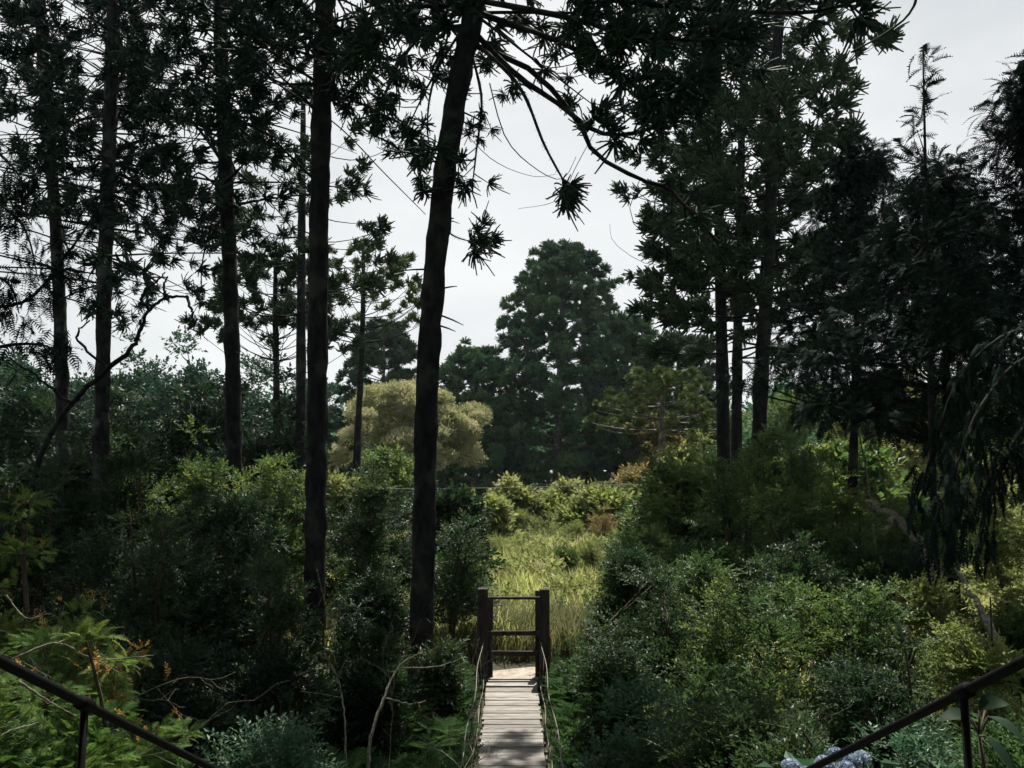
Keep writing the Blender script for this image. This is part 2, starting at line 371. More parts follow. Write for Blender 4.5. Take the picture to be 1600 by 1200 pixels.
def araucaria(name, label, cat, trunk_pts, r0, r1, crown, mats, lod, group=None, seed=0, stubs=8, extra=None):
    """crown = dict(z0, z1, whorl, per, L(t) length by height share, a, b droop terms, ts tuft size, nt tufts, bare)"""
    global rng
    rng = np.random.default_rng(1000 + seed)
    trunk_pts = np.asarray(trunk_pts, float); base = trunk_pts[0]
    root = thing(name, label, cat, base, group)
    tb, cb = MB(), MB()
    sides = {0: 16, 1: 8, 2: 6}[lod]
    tp = trunk_tube(tb, trunk_pts, r0, r1, sides, {0: 84, 1: 24, 2: 14}[lod], 0.055 if lod == 0 else 0.045)
    T = {0: TUFT0, 1: TUFT1, 2: TUFT2}[lod]
    c = crown; z = c['z0']; pos, dirs, sizes = [], [], []
    while z < c['z1']:
        t = (z - c['z0']) / (c['z1'] - c['z0'])
        i = np.clip(np.searchsorted(tp[:, 2], z), 1, len(tp) - 1); q = tp[i]
        u = (z - tp[i - 1, 2]) / max(q[2] - tp[i - 1, 2], 1e-6); q = tp[i - 1] + (q - tp[i - 1]) * min(u, 1)
        ph0 = U(0, 6.28)
        for k in range(c['per']):
            if U(0, 1) < c.get('skip', 0.1) + c.get('skip0', 0.0) * (1 - t) ** 4: continue
            ph = ph0 + k * 6.283 / c['per'] + U(-0.25, 0.25); L = c['L'](t) * U(0.78, 1.15)
            if 'lean' in c: L *= 1 + c['lean'][1] * math.cos(ph - c['lean'][0])
            h = np.array([math.cos(ph), math.sin(ph), 0]); s = np.array([-h[1], h[0], 0])
            a = c['a'] + U(-0.12, 0.12) + c.get('a1', 0) * t; b = c['b'] + U(-0.1, 0.1)
            tt = np.linspace(0, 1, 9 if lod == 0 else 6)[:, None]; side = U(-0.14, 0.14)
            f = lambda tt: q + np.array([0, 0, U(-.1, .1) if lod else 0]) + h * L * tt + s * L * side * tt * tt + np.array([0, 0, 1]) * L * (a * tt + b * tt * tt)
            bp = f(tt); br = max(r0 * 0.17 * (1 - 0.5 * t), 0.012)
            tb.tube(bp, br * (1 - 0.75 * tt[:, 0]), 5 if lod == 0 else 4, 0.08, cap=False)
            if U(0, 1) < c.get('barebr', 0.0): continue
            nt_ = max(1, int(round(c['nt'] * (0.55 + 0.45 * L / c['L'](0.3)))))
            for j in range(nt_):
                tj = c['bare'] + (1 - c['bare']) * (j + U(0.3, 1)) / nt_; tj = min(tj, 1)
                e = q + h * L * tj + s * L * side * tj * tj + np.array([0, 0, 1]) * L * (a * tj + b * tj * tj)
                dd = h * 0.7 + s * (U(-1.1, 1.1) if tj < 0.93 else U(-0.2, 0.2)) + np.array([0, 0, a + 2 * b * tj + U(-0.3, 0.5) + c.get('up', 0)])
                off = nrm(dd) * (L * U(0.05, 0.17) if tj < 0.93 else 0.0)
                if tj < 0.93 and lod < 2:
                    tb.tube(np.stack([e, e + off * 0.5 + np.array([0, 0, -0.02]), e + off]), [br * 0.4, br * 0.35, br * 0.25], 4, cap=False)
                pos.append(e + off); dirs.append(dd); sizes.append(c['ts'] * U(0.7, 1.2))
        z += c['whorl'] * U(0.8, 1.25)
    if c.get('top', True):
        for _ in range(4 if lod < 2 else 12):
            pos.append(tp[-1] + rng.normal(size=3) * c['ts'] * (0.4 if lod < 2 else 0.9)); dirs.append((U(-.4, .4), U(-.4, .4), 1)); sizes.append(c['ts'])
    for j in range(stubs):                                           # dead branch stubs on the bare trunk
        i = rng.integers(len(tp) // 8, len(tp) - 1); ph = U(0, 6.28); l = U(0.1, 0.9) * (1 if lod else 0.6)
        h = np.array([math.cos(ph), math.sin(ph), U(-0.5, 0.3)])
        tb.tube(np.stack([tp[i], tp[i] + h * (r0 + l * 0.5), tp[i] + h * (r0 + l) + np.array([0, 0, -0.05 * l])]), [0.02, 0.014, 0.006], 4, cap=False)
    if extra: extra(tb, pos, dirs, sizes, root, tp)
    scatter(cb, T, np.array(dirs), np.array(pos), np.array(sizes))
    tb.build('trunk', mats[0], root, base); cb.build('crown', mats[1], root, base)
    return root

def clump_tree(name, label, cat, base, trunks, clumps, per, size, tm, mats, group=None, seed=0, up=0.35, shell=0.55, limb_r=0.05, limbs=True, part='crown', squash=0.85):
    """broad crowns and shrubs: leaf sprays on the shells of many clumps, limbs from the stem to each clump.
    trunks: list of (points, r0, r1); clumps: array of x, y, z, r relative to base"""
    global rng
    rng = np.random.default_rng(3000 + seed)
    base = np.asarray(base, float); root = thing(name, label, cat, base, group)
    tb, cb = MB(), MB(); ends = []
    for pts, r0, r1 in trunks:
        p = trunk_tube(tb, np.asarray(pts, float), r0, r1, 7, 10, 0.06); ends.append(p)
    cl = np.asarray(clumps, float); al = np.concatenate(ends)
    if limbs:
        for c in cl:
            q = al[np.argmin(np.linalg.norm(al - (c[:3] - np.array([0, 0, c[3] * 0.6])), axis=1))]
            m = (q + c[:3]) / 2 + rng.normal(size=3) * 0.12 * c[3] + np.array([0, 0, -0.1 * c[3]])
            tb.tube(spline([q, m, c[:3]], 5), np.linspace(limb_r, limb_r * 0.35, 5), 4, 0.08, cap=False)
    k = np.maximum((per * (cl[:, 3] / cl[:, 3].mean()) ** 2).astype(int), 4); idx = np.repeat(np.arange(len(cl)), k)
    d = sphere_dirs(len(idx)); d[:, 2] = np.where(U(0, 1, len(idx)) < 0.35, d[:, 2], np.abs(d[:, 2]))
    rad = cl[idx, 3] * (shell + (1 - shell) * U(0, 1, len(idx)) ** 0.7)
    pos = cl[idx, :3] + d * rad[:, None] * np.array([1, 1, squash])
    dirs = d + np.array([0, 0, up]) + rng.normal(size=d.shape) * 0.35
    scatter(cb, tm, dirs, pos, size * U(0.65, 1.25, len(idx)))
    tb.build('trunk' if part == 'crown' else 'stem', mats[0], root); cb.build(part, mats[1], root)
    return root

def dome_clumps(w, d, h, n, r, seed, low=0.1, inner=0.5):
    g = np.random.default_rng(seed); out = []
    for _ in range(n):
        ph = g.uniform(0, 6.283); th = math.acos(g.uniform(low - 0.3, 1)); q = g.uniform(inner, 1) ** 0.6
        x, y, z = math.sin(th) * math.cos(ph) * q, math.sin(th) * math.sin(ph) * q, math.cos(th) * q
        rr = r * g.uniform(0.6, 1.3)
        if g.uniform() < 0.22: k_ = g.uniform(1.1, 1.45); x *= k_; y *= k_; z = z * k_ * 1.05; rr *= 0.55
        out.append((x * (w / 2 - r * 0.6), y * (d / 2 - r * 0.6), max(h * 0.36 + z * (h * 0.64 - r * 0.6), rr * 0.5), rr))
    return np.array(out)

# ------------------------------------------------------------------ the ground
def ground_z(x, y):
    x = np.asarray(x, float); y = np.asarray(y, float)
    z = 0.25 * np.sin(x * 0.21 + 1) * np.cos(y * 0.17) * np.clip((y - 18) / 10, 0, 1)
    z = z - 1.1 * np.exp(-((y - 10.5 - 0.05 * x) / 2.6) ** 2)                     # the stream bed under the bridge
    near = 1 / (1 + np.exp((y - 4.6) / 0.75)); z = z * (1 - near) + near * 1.9      # the bank the camera stands on
    z = z - 0.12
    z = z + np.clip((np.abs(x) - 30) / 60, 0, 1) * 2 + np.clip((y - 100) / 200, 0, 1) * 6
    return z + 0.05 * np.sin(x * 1.7) * np.sin(y * 1.3)
def G(x, y, dz=0.0): return np.array([x, y, float(ground_z(x, y)) + dz])
def ground_base(px, Y):
    """foot point on the ground for a thing seen at column px at distance Y"""
    p = P(px, 700, Y); return G(p[0], Y)

def sheet(name, xs, ys, zf, mat, kind='structure'):
    X, Yv = np.meshgrid(xs, ys); v = np.stack([X, Yv, zf(X, Yv)], -1).reshape(-1, 3); nx, ny = len(xs), len(ys)
    i = np.arange(ny - 1)[:, None] * nx + np.arange(nx - 1)[None]
    f = np.concatenate([np.stack([i, i + 1, i + nx + 1], -1).reshape(-1, 3), np.stack([i, i + nx + 1, i + nx], -1).reshape(-1, 3)])
    return tag(MB().add(v, f, True).build(name, mat), kind=kind)
xs = np.unique(np.concatenate([np.linspace(-260, -40, 14), np.linspace(-40, 40, 90), np.linspace(40, 260, 14)]))
ys = np.unique(np.concatenate([np.linspace(-60, 0, 8), np.linspace(0, 40, 80), np.linspace(40, 300, 30)]))
sheet('ground', xs, ys, ground_z, M['soil'])
px_ = np.linspace(-1.6, 3, 30); py_ = np.linspace(15.3, 16.1, 10)
sheet('path', px_, py_, lambda x, y: ground_z(x, y) + 0.03 + 0.015 * np.sin(3 * x + 2 * y), M['path'])

# ------------------------------------------------------------------ the footbridge
def build_bridge():
    global rng
    rng = np.random.default_rng(5)
    root = thing('suspension_footbridge', 'narrow plank suspension footbridge with rope handrails leading to the wooden posts', 'bridge', (0, 7, 0))
    o = np.array([0, 7.0, 0]); y0, y1 = 6.6, 15.25
    sag = lambda y: -0.05 - 0.10 * math.sin(math.pi * (y - y0) / (y1 - y0))
    mb = MB(); y = y0
    while y < y1:
        wide = y > 14.0
        w = U(0.30, 0.34) if wide else U(0.10, 0.155)
        L = 0.92 + (U(-0.02, 0.02) if wide else U(-0.05, 0.06))
        mb.box((U(-0.02, 0.02), y + w / 2, sag(y + w / 2) - 0.02 + U(-0.006, 0.006)), (L, w - U(0.002, 0.006), 0.04), U(-0.012, 0.012), 0.0015)
        y += w
    mb.build('deck', M['plank'], root, o)
    yy = np.linspace(y0, y1, 20)
    for s in (-1, 1):
        st = MB(); st.tube(np.stack([np.full(20, s * 0.36), yy, [sag(v) - 0.075 for v in yy]], -1), 0.03, 6); st.build('stringer', M['dark_wood'], root, o)
        top = lambda y: 0.64 - 0.11 * math.sin(math.pi * np.clip((y - 7.2) / 7.6, 0, 1)) + 0.24 * np.clip((10 - y) / 3, 0, 1) ** 1.5
        rp = MB(); rp.tube(np.stack([s * (0.545 + 0.02 * np.sin(yy * 2)), yy, [top(v) for v in yy]], -1), 0.008, 6, 0.05); rp.build('handrail_rope', M['rope'], root, o)
        lo = lambda y: 0.13 + 0.0 * y + 0.03 * math.sin(y * 2.1)
        rp = MB(); rp.tube(np.stack([s * (0.51 + 0.012 * np.sin(yy * 3)), yy, [lo(v) + sag(v) for v in yy]], -1), 0.009, 5, 0.05); rp.build('lower_rope', M['rope'], root, o)
        for yh in np.arange(7.3, 15, 0.95):
            h = MB(); h.tube(np.array([[s * 0.545, yh, top(yh)], [s * 0.53, yh + U(-.05, .05), 0.3], [s * 0.475, yh + U(-.04, .04), sag(yh) - 0.03]]), 0.006, 4, 0.05); h.build('hanger', M['rope'], root, o)
build_bridge()

def build_gate():
    global rng
    rng = np.random.default_rng(6)
    root = thing('wooden_gate_frame', 'dark square timber posts joined by three cross rails at the far end of the bridge', 'gate', (0, 15, 0))
    o = np.array([0, 15.0, 0])
    def post(x, y, w, zt):
        mb = MB(); mb.box((x, y, zt / 2 - 0.3), (w, w, zt + 0.6), U(-0.03, 0.03), 0.004); mb.build('post', M['dark_wood'], root, o)
    post(-0.545, 15.05, 0.195, 1.60); post(0.605, 15.05, 0.185, 1.58)
    post(-0.43, 15.45, 0.125, 1.36); post(0.50, 15.45, 0.12, 1.50)
    for z, h, y in ((1.39, 0.045, 15.25), (0.74, 0.085, 15.30), (0.37, 0.085, 15.30)):
        mb = MB(); mb.box((0.035, y, z), (1.04 if h > .05 else 1.10, 0.07, h), U(-0.01, 0.01), 0.003)
        mb.build('cross_rail', M['dark_wood'], root, o)
build_gate()

def build_handrail(s, label):
    global rng
    rng = np.random.default_rng(7 + s)
    z = lambda y: 3.18 - 0.515 * (y - 2.0)
    root = thing('stair_handrail', label, 'handrail', (s * 1.3, 2.0, 1.78), 'handrails beside the camera')
    o = np.array([s * 1.3, 2.0, 1.78])
    yy = np.linspace(0.3, 5.6, 14); mb = MB(); mb.tube(np.stack([np.full(14, s * 1.3), yy, z(yy)], -1), 0.0138, 10, 0.01); mb.build('rail', M['metal_rail'], root, o)
    for yp in ((2.5, 4.0, 5.4, 1.0) if s < 0 else (2.36, 3.9, 5.4, 0.9)):
        mb = MB(); g = float(ground_z(s * 1.3, yp)); mb.tube(np.array([[s * 1.3, yp, z(yp) - 0.01], [s * 1.3, yp, (z(yp) + g) / 2], [s * 1.3, yp, g - 0.2]]), 0.0115, 8); mb.build('post', M['metal_rail'], root, o)
        mb = MB(); mb.tube(np.array([[s * 1.3, yp - 0.03, z(yp) + 0.0155], [s * 1.3, yp + 0.03, z(yp) - 0.0155]]), 0.021, 10); mb.build('clamp', M['metal_rail'], root, o)
    mb = MB(); mb.tube(np.stack([np.full(14, s * 1.3), yy, z(yy) - 0.55], -1), 0.007, 8, 0.01); mb.build('lower_rail', M['metal_rail'], root, o)
build_handrail(-1, 'dark metal handrail sloping down in the bottom left corner')
build_handrail(1, 'dark metal handrail sloping down in the bottom right corner')

def build_stairs():
    root = thing('wooden_stairs', 'wooden stairs going down between the two handrails to the bridge', 'stairs', (0, 4, 0)); o = np.array([0, 4.0, 0])
    for s in (-1, 1):
        mb = MB(); mb.box((s * 1.12, 4.25, 0.98), (0.06, 5.1, 0.24), 0, 0, -math.atan(0.515)); mb.build('stringer', M['dark_wood'], root, o)
    for i in range(14):
        y = 2.0 + i * 0.33
        mb = MB(); mb.box((0, y, 2.12 - 0.515 * (y - 2.0) + 0.08), (2.16, 0.28, 0.045), 0, 0.002); mb.build('tread', M['plank'], root, o)
build_stairs()

def wire(label, a, b, sag, r=0.012):
    t = np.linspace(0, 1, 24)[:, None]; p = np.array(a) + (np.array(b) - np.array(a)) * t; p[:, 2] -= (sag * 4 * t * (1 - t))[:, 0]
    tag(MB().tube(p, r, 4).build('wire', M['wire'], None, p[0]), label, 'wire')
wire('thin grey wire strung across the clearing in front of the big araucaria', P(470, 764, 46), P(1420, 738, 40), 0.25, 0.016)
wire('lower thin grey wire crossing the bushes right of the clearing', P(930, 752, 44), P(1500, 770, 30), 0.2, 0.012)

# ------------------------------------------------------------------ the tall araucarias near the bridge
def tr(pxs, Y, Yt=None):
    """trunk points from the foot up; pxs = pixel points from top to foot"""
    n = len(pxs); return np.array([P(a, b, Y if Yt is None else Yt + (Y - Yt) * i / (n - 1)) for i, (a, b) in enumerate(pxs)])[::-1]

def limb(root, base, tb, pos, dirs, sizes, pix, r, ntufts, ts, part=True, t0=0.45, spread=0.5, ups=0.2):
    pts = spline(np.array([P(*p) for p in pix]), 16)
    mb = MB(); mb.tube(pts, np.linspace(r, r * 0.35, 16), 7, 0.09)
    # stiff leaf bases along the limb
    n = 90; i = rng.integers(1, 15, n); d = sphere_dirs(n); q = pts[i] + (pts[i] - pts[i - 1]) * U(0, 1, n)[:, None]
    ax = nrm(pts[i] - pts[i - 1]); w = nrm(np.cross(d, ax)) * 0.008
    v = np.stack([q + w, q - w, q + nrm(d - ax * np.sum(d * ax, 1, keepdims=True)) * (r + 0.035) + ax * 0.03], 1).reshape(-1, 3); mb.add(v, np.arange(3 * n).reshape(-1, 3))
    mb.build('branch', M['bark'], root, base)
    for k in range(ntufts):
        t = t0 + (1 - t0) * (k + 1) / ntufts; i = min(int(t * 15), 15); q = pts[i]
        tg = nrm(pts[i] - pts[i - 1]); dd = tg * 0.7 + rng.normal(size=3) * spread + np.array([0, 0, ups])
        off = nrm(dd) * U(0.1, 0.45) if k < ntufts - 1 else np.zeros(3)
        if k < ntufts - 1: tb.tube(np.stack([q, q + off * 0.6, q + off]), [r * 0.35, r * 0.3, r * 0.2], 4, cap=False)
        pos.append(q + off); dirs.append(dd); sizes.append(ts * U(0.75, 1.15))

def twig(tb, pix, r):
    pts = spline(np.array([P(*p) for p in pix]), 14); tb.tube(pts, np.linspace(r, r * 0.4, 14), 4, 0.1, cap=False)

A_pts = tr([(770, -330), (752, -150), (738, 30), (725, 90), (705, 200), (690, 320), (677, 450), (668, 600), (663, 800), (658, 1000), (655, 1130)], 14)
def A_extra(tb, pos, dirs, sizes, root, tp):
    b = A_pts[0]; args = (root, b, tb, pos, dirs, sizes)
    limb(*args, [(735, 60, 14), (790, 110, 13.6), (820, 150, 13.4), (850, 225, 13.2), (886, 292, 13)], 0.045, 8, 0.32, t0=0.93, spread=0.45, ups=-0.2)
    limb(*args, [(740, 50, 14), (810, 120, 13.8), (870, 160, 13.5), (930, 205, 13.2), (990, 208, 13), (1050, 185, 12.8), (1100, 150, 12.6)], 0.06, 19, 0.35)
    limb(*args, [(740, 70, 14), (830, 110, 14), (900, 185, 14), (930, 240, 14), (1000, 280, 14.2), (1045, 295, 14.4), (1085, 340, 14.6), (1130, 385, 15)], 0.06, 11, 0.31, t0=0.7)
    limb(*args, [(745, 20, 14), (860, 60, 13.4), (960, 110, 12.8), (1020, 150, 12.4), (1100, 120, 12)], 0.06, 24, 0.38, t0=0.35)
    limb(*args, [(745, 0, 14), (900, 30, 13), (1000, 60, 12.3), (1170, 60, 11.8)], 0.06, 28, 0.42, t0=0.3)
    limb(*args, [(748, -60, 14), (900, -10, 13), (1050, 10, 12.3), (1250, 20, 11.8), (1340, 0, 11.6)], 0.06, 30, 0.38, t0=0.3)
    limb(*args, [(748, -90, 14), (850, -30, 14.4), (950, 30, 14.8), (1080, 80, 15), (1180, 110, 15)], 0.06, 27, 0.38, t0=0.3)
    limb(*args, [(690, 355, 14), (712, 370, 13.9), (738, 378, 13.8)], 0.02, 8, 0.29, t0=0.85, spread=0.4)
    limb(*args, [(720, 95, 14), (690, 90, 13.6), (672, 150, 13.3), (668, 200, 13.1), (672, 240, 13)], 0.03, 3, 0.34, t0=0.8)
    limb(*args, [(735, 20, 14), (660, 10, 13.5), (600, 50, 13), (560, 100, 12.8)], 0.05, 19, 0.35, t0=0.3, ups=-0.3)
    limb(*args, [(735, 50, 14), (680, 40, 14.4), (630, 90, 14.6), (600, 150, 14.8), (590, 190, 14.8)], 0.04, 12, 0.29, t0=0.5, ups=-0.4)
    limb(*args, [(730, 60, 14), (752, 150, 13.7), (745, 230, 13.6), (738, 290, 13.6)], 0.03, 12, 0.22, t0=0.3, ups=-0.2)
    for a, c, Y, s in ((640, 215, 13.8, .4), (655, 250, 13.8, .4), (662, 300, 13.9, .35), (720, 250, 13.8, .35), (728, 290, 13.8, .3), (700, 40, 13.6, .6), (725, 10, 13.4, .6)):
        pos.append(P(a, c, Y)); dirs.append((U(-.5, .5), -0.4, U(-0.8, 0.2))); sizes.append(s)
    twig(tb, [(765, 130, 14), (790, 215, 13.8), (835, 262, 13.6), (878, 280, 13.5), (900, 245, 13.5)], 0.012)
    twig(tb, [(720, 200, 14), (770, 250, 13.8), (830, 275, 13.7), (870, 272, 13.7)], 0.008)
    twig(tb, [(930, 205, 13.4), (900, 260, 13.4), (872, 312, 13.4), (810, 326, 13.4)], 0.008)
    twig(tb, [(1000, 280, 14.2), (985, 340, 14.4), (1040, 400, 14.6), (1010, 412, 14.6), (960, 380, 14.6), (953, 350, 14.6)], 0.008)
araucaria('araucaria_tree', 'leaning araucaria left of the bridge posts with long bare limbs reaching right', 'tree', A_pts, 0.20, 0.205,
          dict(z0=12.4, z1=19.5, whorl=0.75, per=7, L=lambda t: 4.6 - 1.5 * t, a=-0.02, b=-0.10, ts=0.38, nt=9, bare=0.3, skip=0.0, barebr=0.2), (M['bark'], M['arau']), 0,
          'tall araucarias around the bridge', 1, extra=A_extra, stubs=14)

B_pts = tr([(518, -330), (512, -150), (507, 0), (502, 200), (498, 400), (496, 600), (494, 760), (492, 900), (490, 1010)], 17)
def B_extra(tb, pos, dirs, sizes, root, tp):
    b = B_pts[0]; args = (root, b, tb, pos, dirs, sizes)
    limb(*args, [(500, 130, 17), (440, 130, 16.7), (395, 105, 16.5), (360, 130, 16.3)], 0.035, 11, 0.28, t0=0.4)
    limb(*args, [(505, 60, 17), (560, 190, 16.6), (620, 230, 16.4), (660, 290, 16.2)], 0.03, 11, 0.26, t0=0.4)
    limb(*args, [(500, 290, 17), (450, 240, 16.8), (410, 205, 16.6), (370, 190, 16.4)], 0.03, 8, 0.26, t0=0.5)
    limb(*args, [(505, 10, 17), (545, 80, 16.6), (560, 120, 16.4), (545, 165, 16.3)], 0.035, 12, 0.29, t0=0.35, ups=-0.4)
    for a, c, Y, s in ((525, 140, 16.6, .45), (530, 100, 16.6, .5), (455, 110, 16.6, .35), (480, 70, 16.6, .4), (520, 55, 16.5, .6)):
        pos.append(P(a, c, Y)); dirs.append((U(-.5, .5), -0.4, U(-0.8, 0.2))); sizes.append(s)
    twig(tb, [(400, 110, 17.5), (520, 190, 17.4), (600, 270, 17.2), (665, 335, 17)], 0.02)
    twig(tb, [(380, 190, 17.5), (470, 230, 17.4), (560, 250, 17.2), (640, 215, 17)], 0.016)
araucaria('araucaria_tree', 'straight dark araucaria with the thickest upright trunk left of the leaning one', 'tree', B_pts, 0.225, 0.20,
          dict(z0=11.8, z1=21, whorl=0.75, per=7, L=lambda t: 4.2 - 1.4 * t, a=0.0, b=-0.08, ts=0.37, nt=8, bare=0.3, skip0=0.6, skip=0.0, barebr=0.25), (M['bark'], M['arau']), 0,
          'tall araucarias around the bridge', 2, extra=B_extra, stubs=14)

C_pts = tr([(338, -350), (343, -100), (345, 50), (352, 250), (360, 450), (364, 600), (366, 760), (367, 920)], 22)
def C_extra(tb, pos, dirs, sizes, root, tp):
    b = C_pts[0]; args = (root, b, tb, pos, dirs, sizes)
    limb(*args, [(352, 260, 22), (300, 190, 21.6), (250, 165, 21.3), (200, 120, 21)], 0.05, 16, 0.35, t0=0.4)
    limb(*args, [(352, 240, 22), (410, 200, 21.7), (450, 160, 21.5), (480, 150, 21.4)], 0.04, 11, 0.29, t0=0.5)
    limb(*args, [(356, 310, 22), (310, 270, 21.6), (290, 310, 21.3), (270, 340, 21.2)], 0.035, 11, 0.29, t0=0.4, ups=-0.2)
    limb(*args, [(356, 290, 22), (380, 330, 21.7), (395, 370, 21.5), (398, 400, 21.4)], 0.03, 4, 0.33, t0=0.6, ups=-0.5)
    limb(*args, [(355, 270, 22), (330, 350, 21.5), (315, 420, 21.4), (318, 480, 21.4)], 0.03, 3, 0.25, t0=0.3, ups=-0.5)
araucaria('araucaria_tree', 'slender upright araucaria, next trunk left of the thickest upright one', 'tree', C_pts, 0.225, 0.18,
          dict(z0=11.4, z1=22, whorl=0.75, per=7, L=lambda t: 4.6 - 1.6 * t, a=0.02, b=-0.06, ts=0.35, nt=9, bare=0.35, skip0=0.6, skip=0.0, barebr=0.25), (M['bark'], M['arau']), 0,
          'tall araucarias around the bridge', 3, extra=C_extra)

D_pts = tr([(186, -350), (182, -100), (175, 100), (168, 300), (163, 450), (160, 600), (155, 800), (150, 920)], 19)
def D_extra(tb, pos, dirs, sizes, root, tp):
    b = D_pts[0]; args = (root, b, tb, pos, dirs, sizes)
    limb(*args, [(170, 240, 19), (220, 220, 18.6), (260, 235, 18.3), (280, 270, 18.2)], 0.04, 12, 0.31, t0=0.4, ups=-0.2)
    limb(*args, [(168, 300, 19), (200, 320, 18.6), (235, 350, 18.4), (255, 370, 18.3)], 0.03, 12, 0.28, t0=0.3, ups=-0.3)
    limb(*args, [(172, 180, 19), (120, 190, 18.7), (80, 230, 18.5), (40, 250, 18.3)], 0.04, 14, 0.31, t0=0.35, ups=-0.2)
    limb(*args, [(165, 400, 19), (140, 430, 18.7), (130, 480, 18.6)], 0.02, 4, 0.25, t0=0.5, ups=-0.5)
    for a, c, s in ((185, 320, .35), (200, 340, .35), (150, 470, .3), (175, 440, .3), (180, 270, .4), (175, 490, .3)):
        pos.append(P(a, c, 18.7)); dirs.append((U(-.5, .5), -0.4, U(-0.9, 0.0))); sizes.append(s)
araucaria('araucaria_tree', 'araucaria with foliage hanging along its trunk, second trunk from the left edge', 'tree', D_pts, 0.18, 0.15,
          dict(z0=8.4, z1=20, whorl=0.72, per=7, L=lambda t: 4.4 - 1.5 * t, a=0.0, b=-0.1, ts=0.35, nt=8, bare=0.35, skip0=0.7, skip=0.0, barebr=0.25), (M['bark_mid'], M['arau']), 0,
          'tall araucarias around the bridge', 4, extra=D_extra)

E_pts = tr([(40, -350), (60, -50), (72, 180), (85, 320), (93, 480), (97, 600), (100, 800), (100, 920)], 22)
araucaria('araucaria_tree', 'pale barked araucaria leaning slightly outwards, nearest trunk to the left edge', 'tree', E_pts, 0.18, 0.15,
          dict(z0=8.8, z1=21, whorl=0.72, per=7, L=lambda t: 4.6 - 1.6 * t, a=0.0, b=-0.1, ts=0.35, nt=8, bare=0.35, skip0=0.7, skip=0.0, barebr=0.25), (M['bark_mid'], M['arau']), 0,
          'tall araucarias around the bridge', 5)

# right-hand group
F_pts = tr([(1112, -120), (1118, 20), (1120, 200), (1125, 400), (1129, 600), (1131, 720), (1133, 870)], 29)
araucaria('araucaria_tree', 'araucaria trunk nearest the clearing, leftmost of the three right of the bridge', 'tree', F_pts, 0.25, 0.16,
          dict(z0=9.5, z1=23, whorl=1.1, per=6, L=lambda t: 3.2 + 1.4 * t - 1.6 * t * t, a=-0.05, b=0.22, a1=0.1, ts=0.5, nt=6, bare=0.45, skip=0.25), (M['bark'], M['arau_mid']), 1,
          'araucarias right of the clearing', 6)
G_pts = tr([(1163, 60), (1160, 160), (1157, 300), (1153, 500), (1151, 650), (1149, 800), (1148, 870)], 32)
araucaria('araucaria_tree', 'slim araucaria trunk in the middle of the three right of the clearing', 'tree', G_pts, 0.25, 0.12,
          dict(z0=8.5, z1=20, whorl=1.0, per=6, L=lambda t: 4.6 - 2.0 * t, a=-0.1, b=0.25, ts=0.5, nt=6, bare=0.45, skip=0.2), (M['bark'], M['arau_mid']), 1,
          'araucarias right of the clearing', 7)
H_pts = tr([(1228, -120), (1213, 100), (1205, 300), (1196, 480), (1188, 620), (1182, 870)], 27)
araucaria('araucaria_tree', 'araucaria with the widest crown, rightmost of the three trunks right of the clearing', 'tree', H_pts, 0.26, 0.18,
          dict(z0=8.2, z1=21, whorl=0.95, per=7, L=lambda t: 3.6 + 1.6 * t - 2.2 * t * t, a=-0.08, b=0.2, a1=0.1, ts=0.5, nt=7, bare=0.4, skip=0.15), (M['bark'], M['arau_mid']), 1,
          'araucarias right of the clearing', 8)

# middle distance, left of the leaning trunk
K_pts = tr([(474, 150), (473, 250), (471, 400), (470, 620), (468, 860)], 33)
araucaria('araucaria_tree', 'mid distance araucaria just left of and behind the thickest upright trunk', 'tree', K_pts, 0.24, 0.10,
          dict(z0=10.6, z1=18, whorl=1.1, per=6, L=lambda t: 4.6 - 2.0 * t, a=-0.2, b=0.42, ts=0.46, nt=5, bare=0.62), (M['bark'], M['arau_mid']), 1, 'araucarias beyond the bridge', 9)
M_pts = tr([(431, 400), (430, 480), (432, 600), (432, 850)], 38)
araucaria('araucaria_tree', 'small candelabra araucaria behind the slender upright trunk', 'tree', M_pts, 0.19, 0.09,
          dict(z0=8.6, z1=13.6, whorl=0.6, per=8, L=lambda t: 4.0 - 2.4 * t, a=0.15, b=0.45, ts=0.45, nt=5, bare=0.74), (M['bark'], M['arau_mid']), 1, 'araucarias beyond the bridge', 10)
L_pts = tr([(568, 385), (567, 480), (563, 600), (558, 700), (556, 860)], 44)
araucaria('araucaria_tree', 'sunlit candelabra araucaria standing in front of the cream flowering tree', 'tree', L_pts, 0.24, 0.10,
          dict(z0=11.4, z1=15.6, whorl=0.75, per=8, L=lambda t: 4.1 - 1.6 * t, a=0.02, b=0.42, ts=0.42, nt=5, bare=0.74), (M['bark'], M['arau_lime']), 1, 'araucarias beyond the bridge', 11)

# the big araucaria beyond the clearing and its neighbours
def big(name, label, apex, foot_px, Y, prof, seed, mats, z0f=0.12, whorl=1.05, per=8, nt=7, ts=0.8, group='araucarias beyond the clearing'):
    top = P(*apex, Y); foot = ground_base(foot_px, Y); mid = (top + foot) / 2
    h = top[2] - foot[2]
    return araucaria(name, label, 'tree', [foot, mid, top - np.array([0, 0, ts])], 0.45, 0.1,
        dict(z0=foot[2] + h * z0f, z1=top[2] - ts * 0.8, whorl=whorl, per=per, L=prof, a=-0.08, b=0.2, a1=0.25, ts=ts, nt=nt, bare=0.3, skip=0.04, up=0.9), mats, 2, group, seed, stubs=0)
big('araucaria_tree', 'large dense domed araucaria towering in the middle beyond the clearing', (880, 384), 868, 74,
    lambda t: min(9.6 * (1 - t) ** 0.55, 7.8) + 0.4, 20, (M['bark_pale'], M['arau_far']), whorl=0.85, per=10, nt=7, ts=0.78)
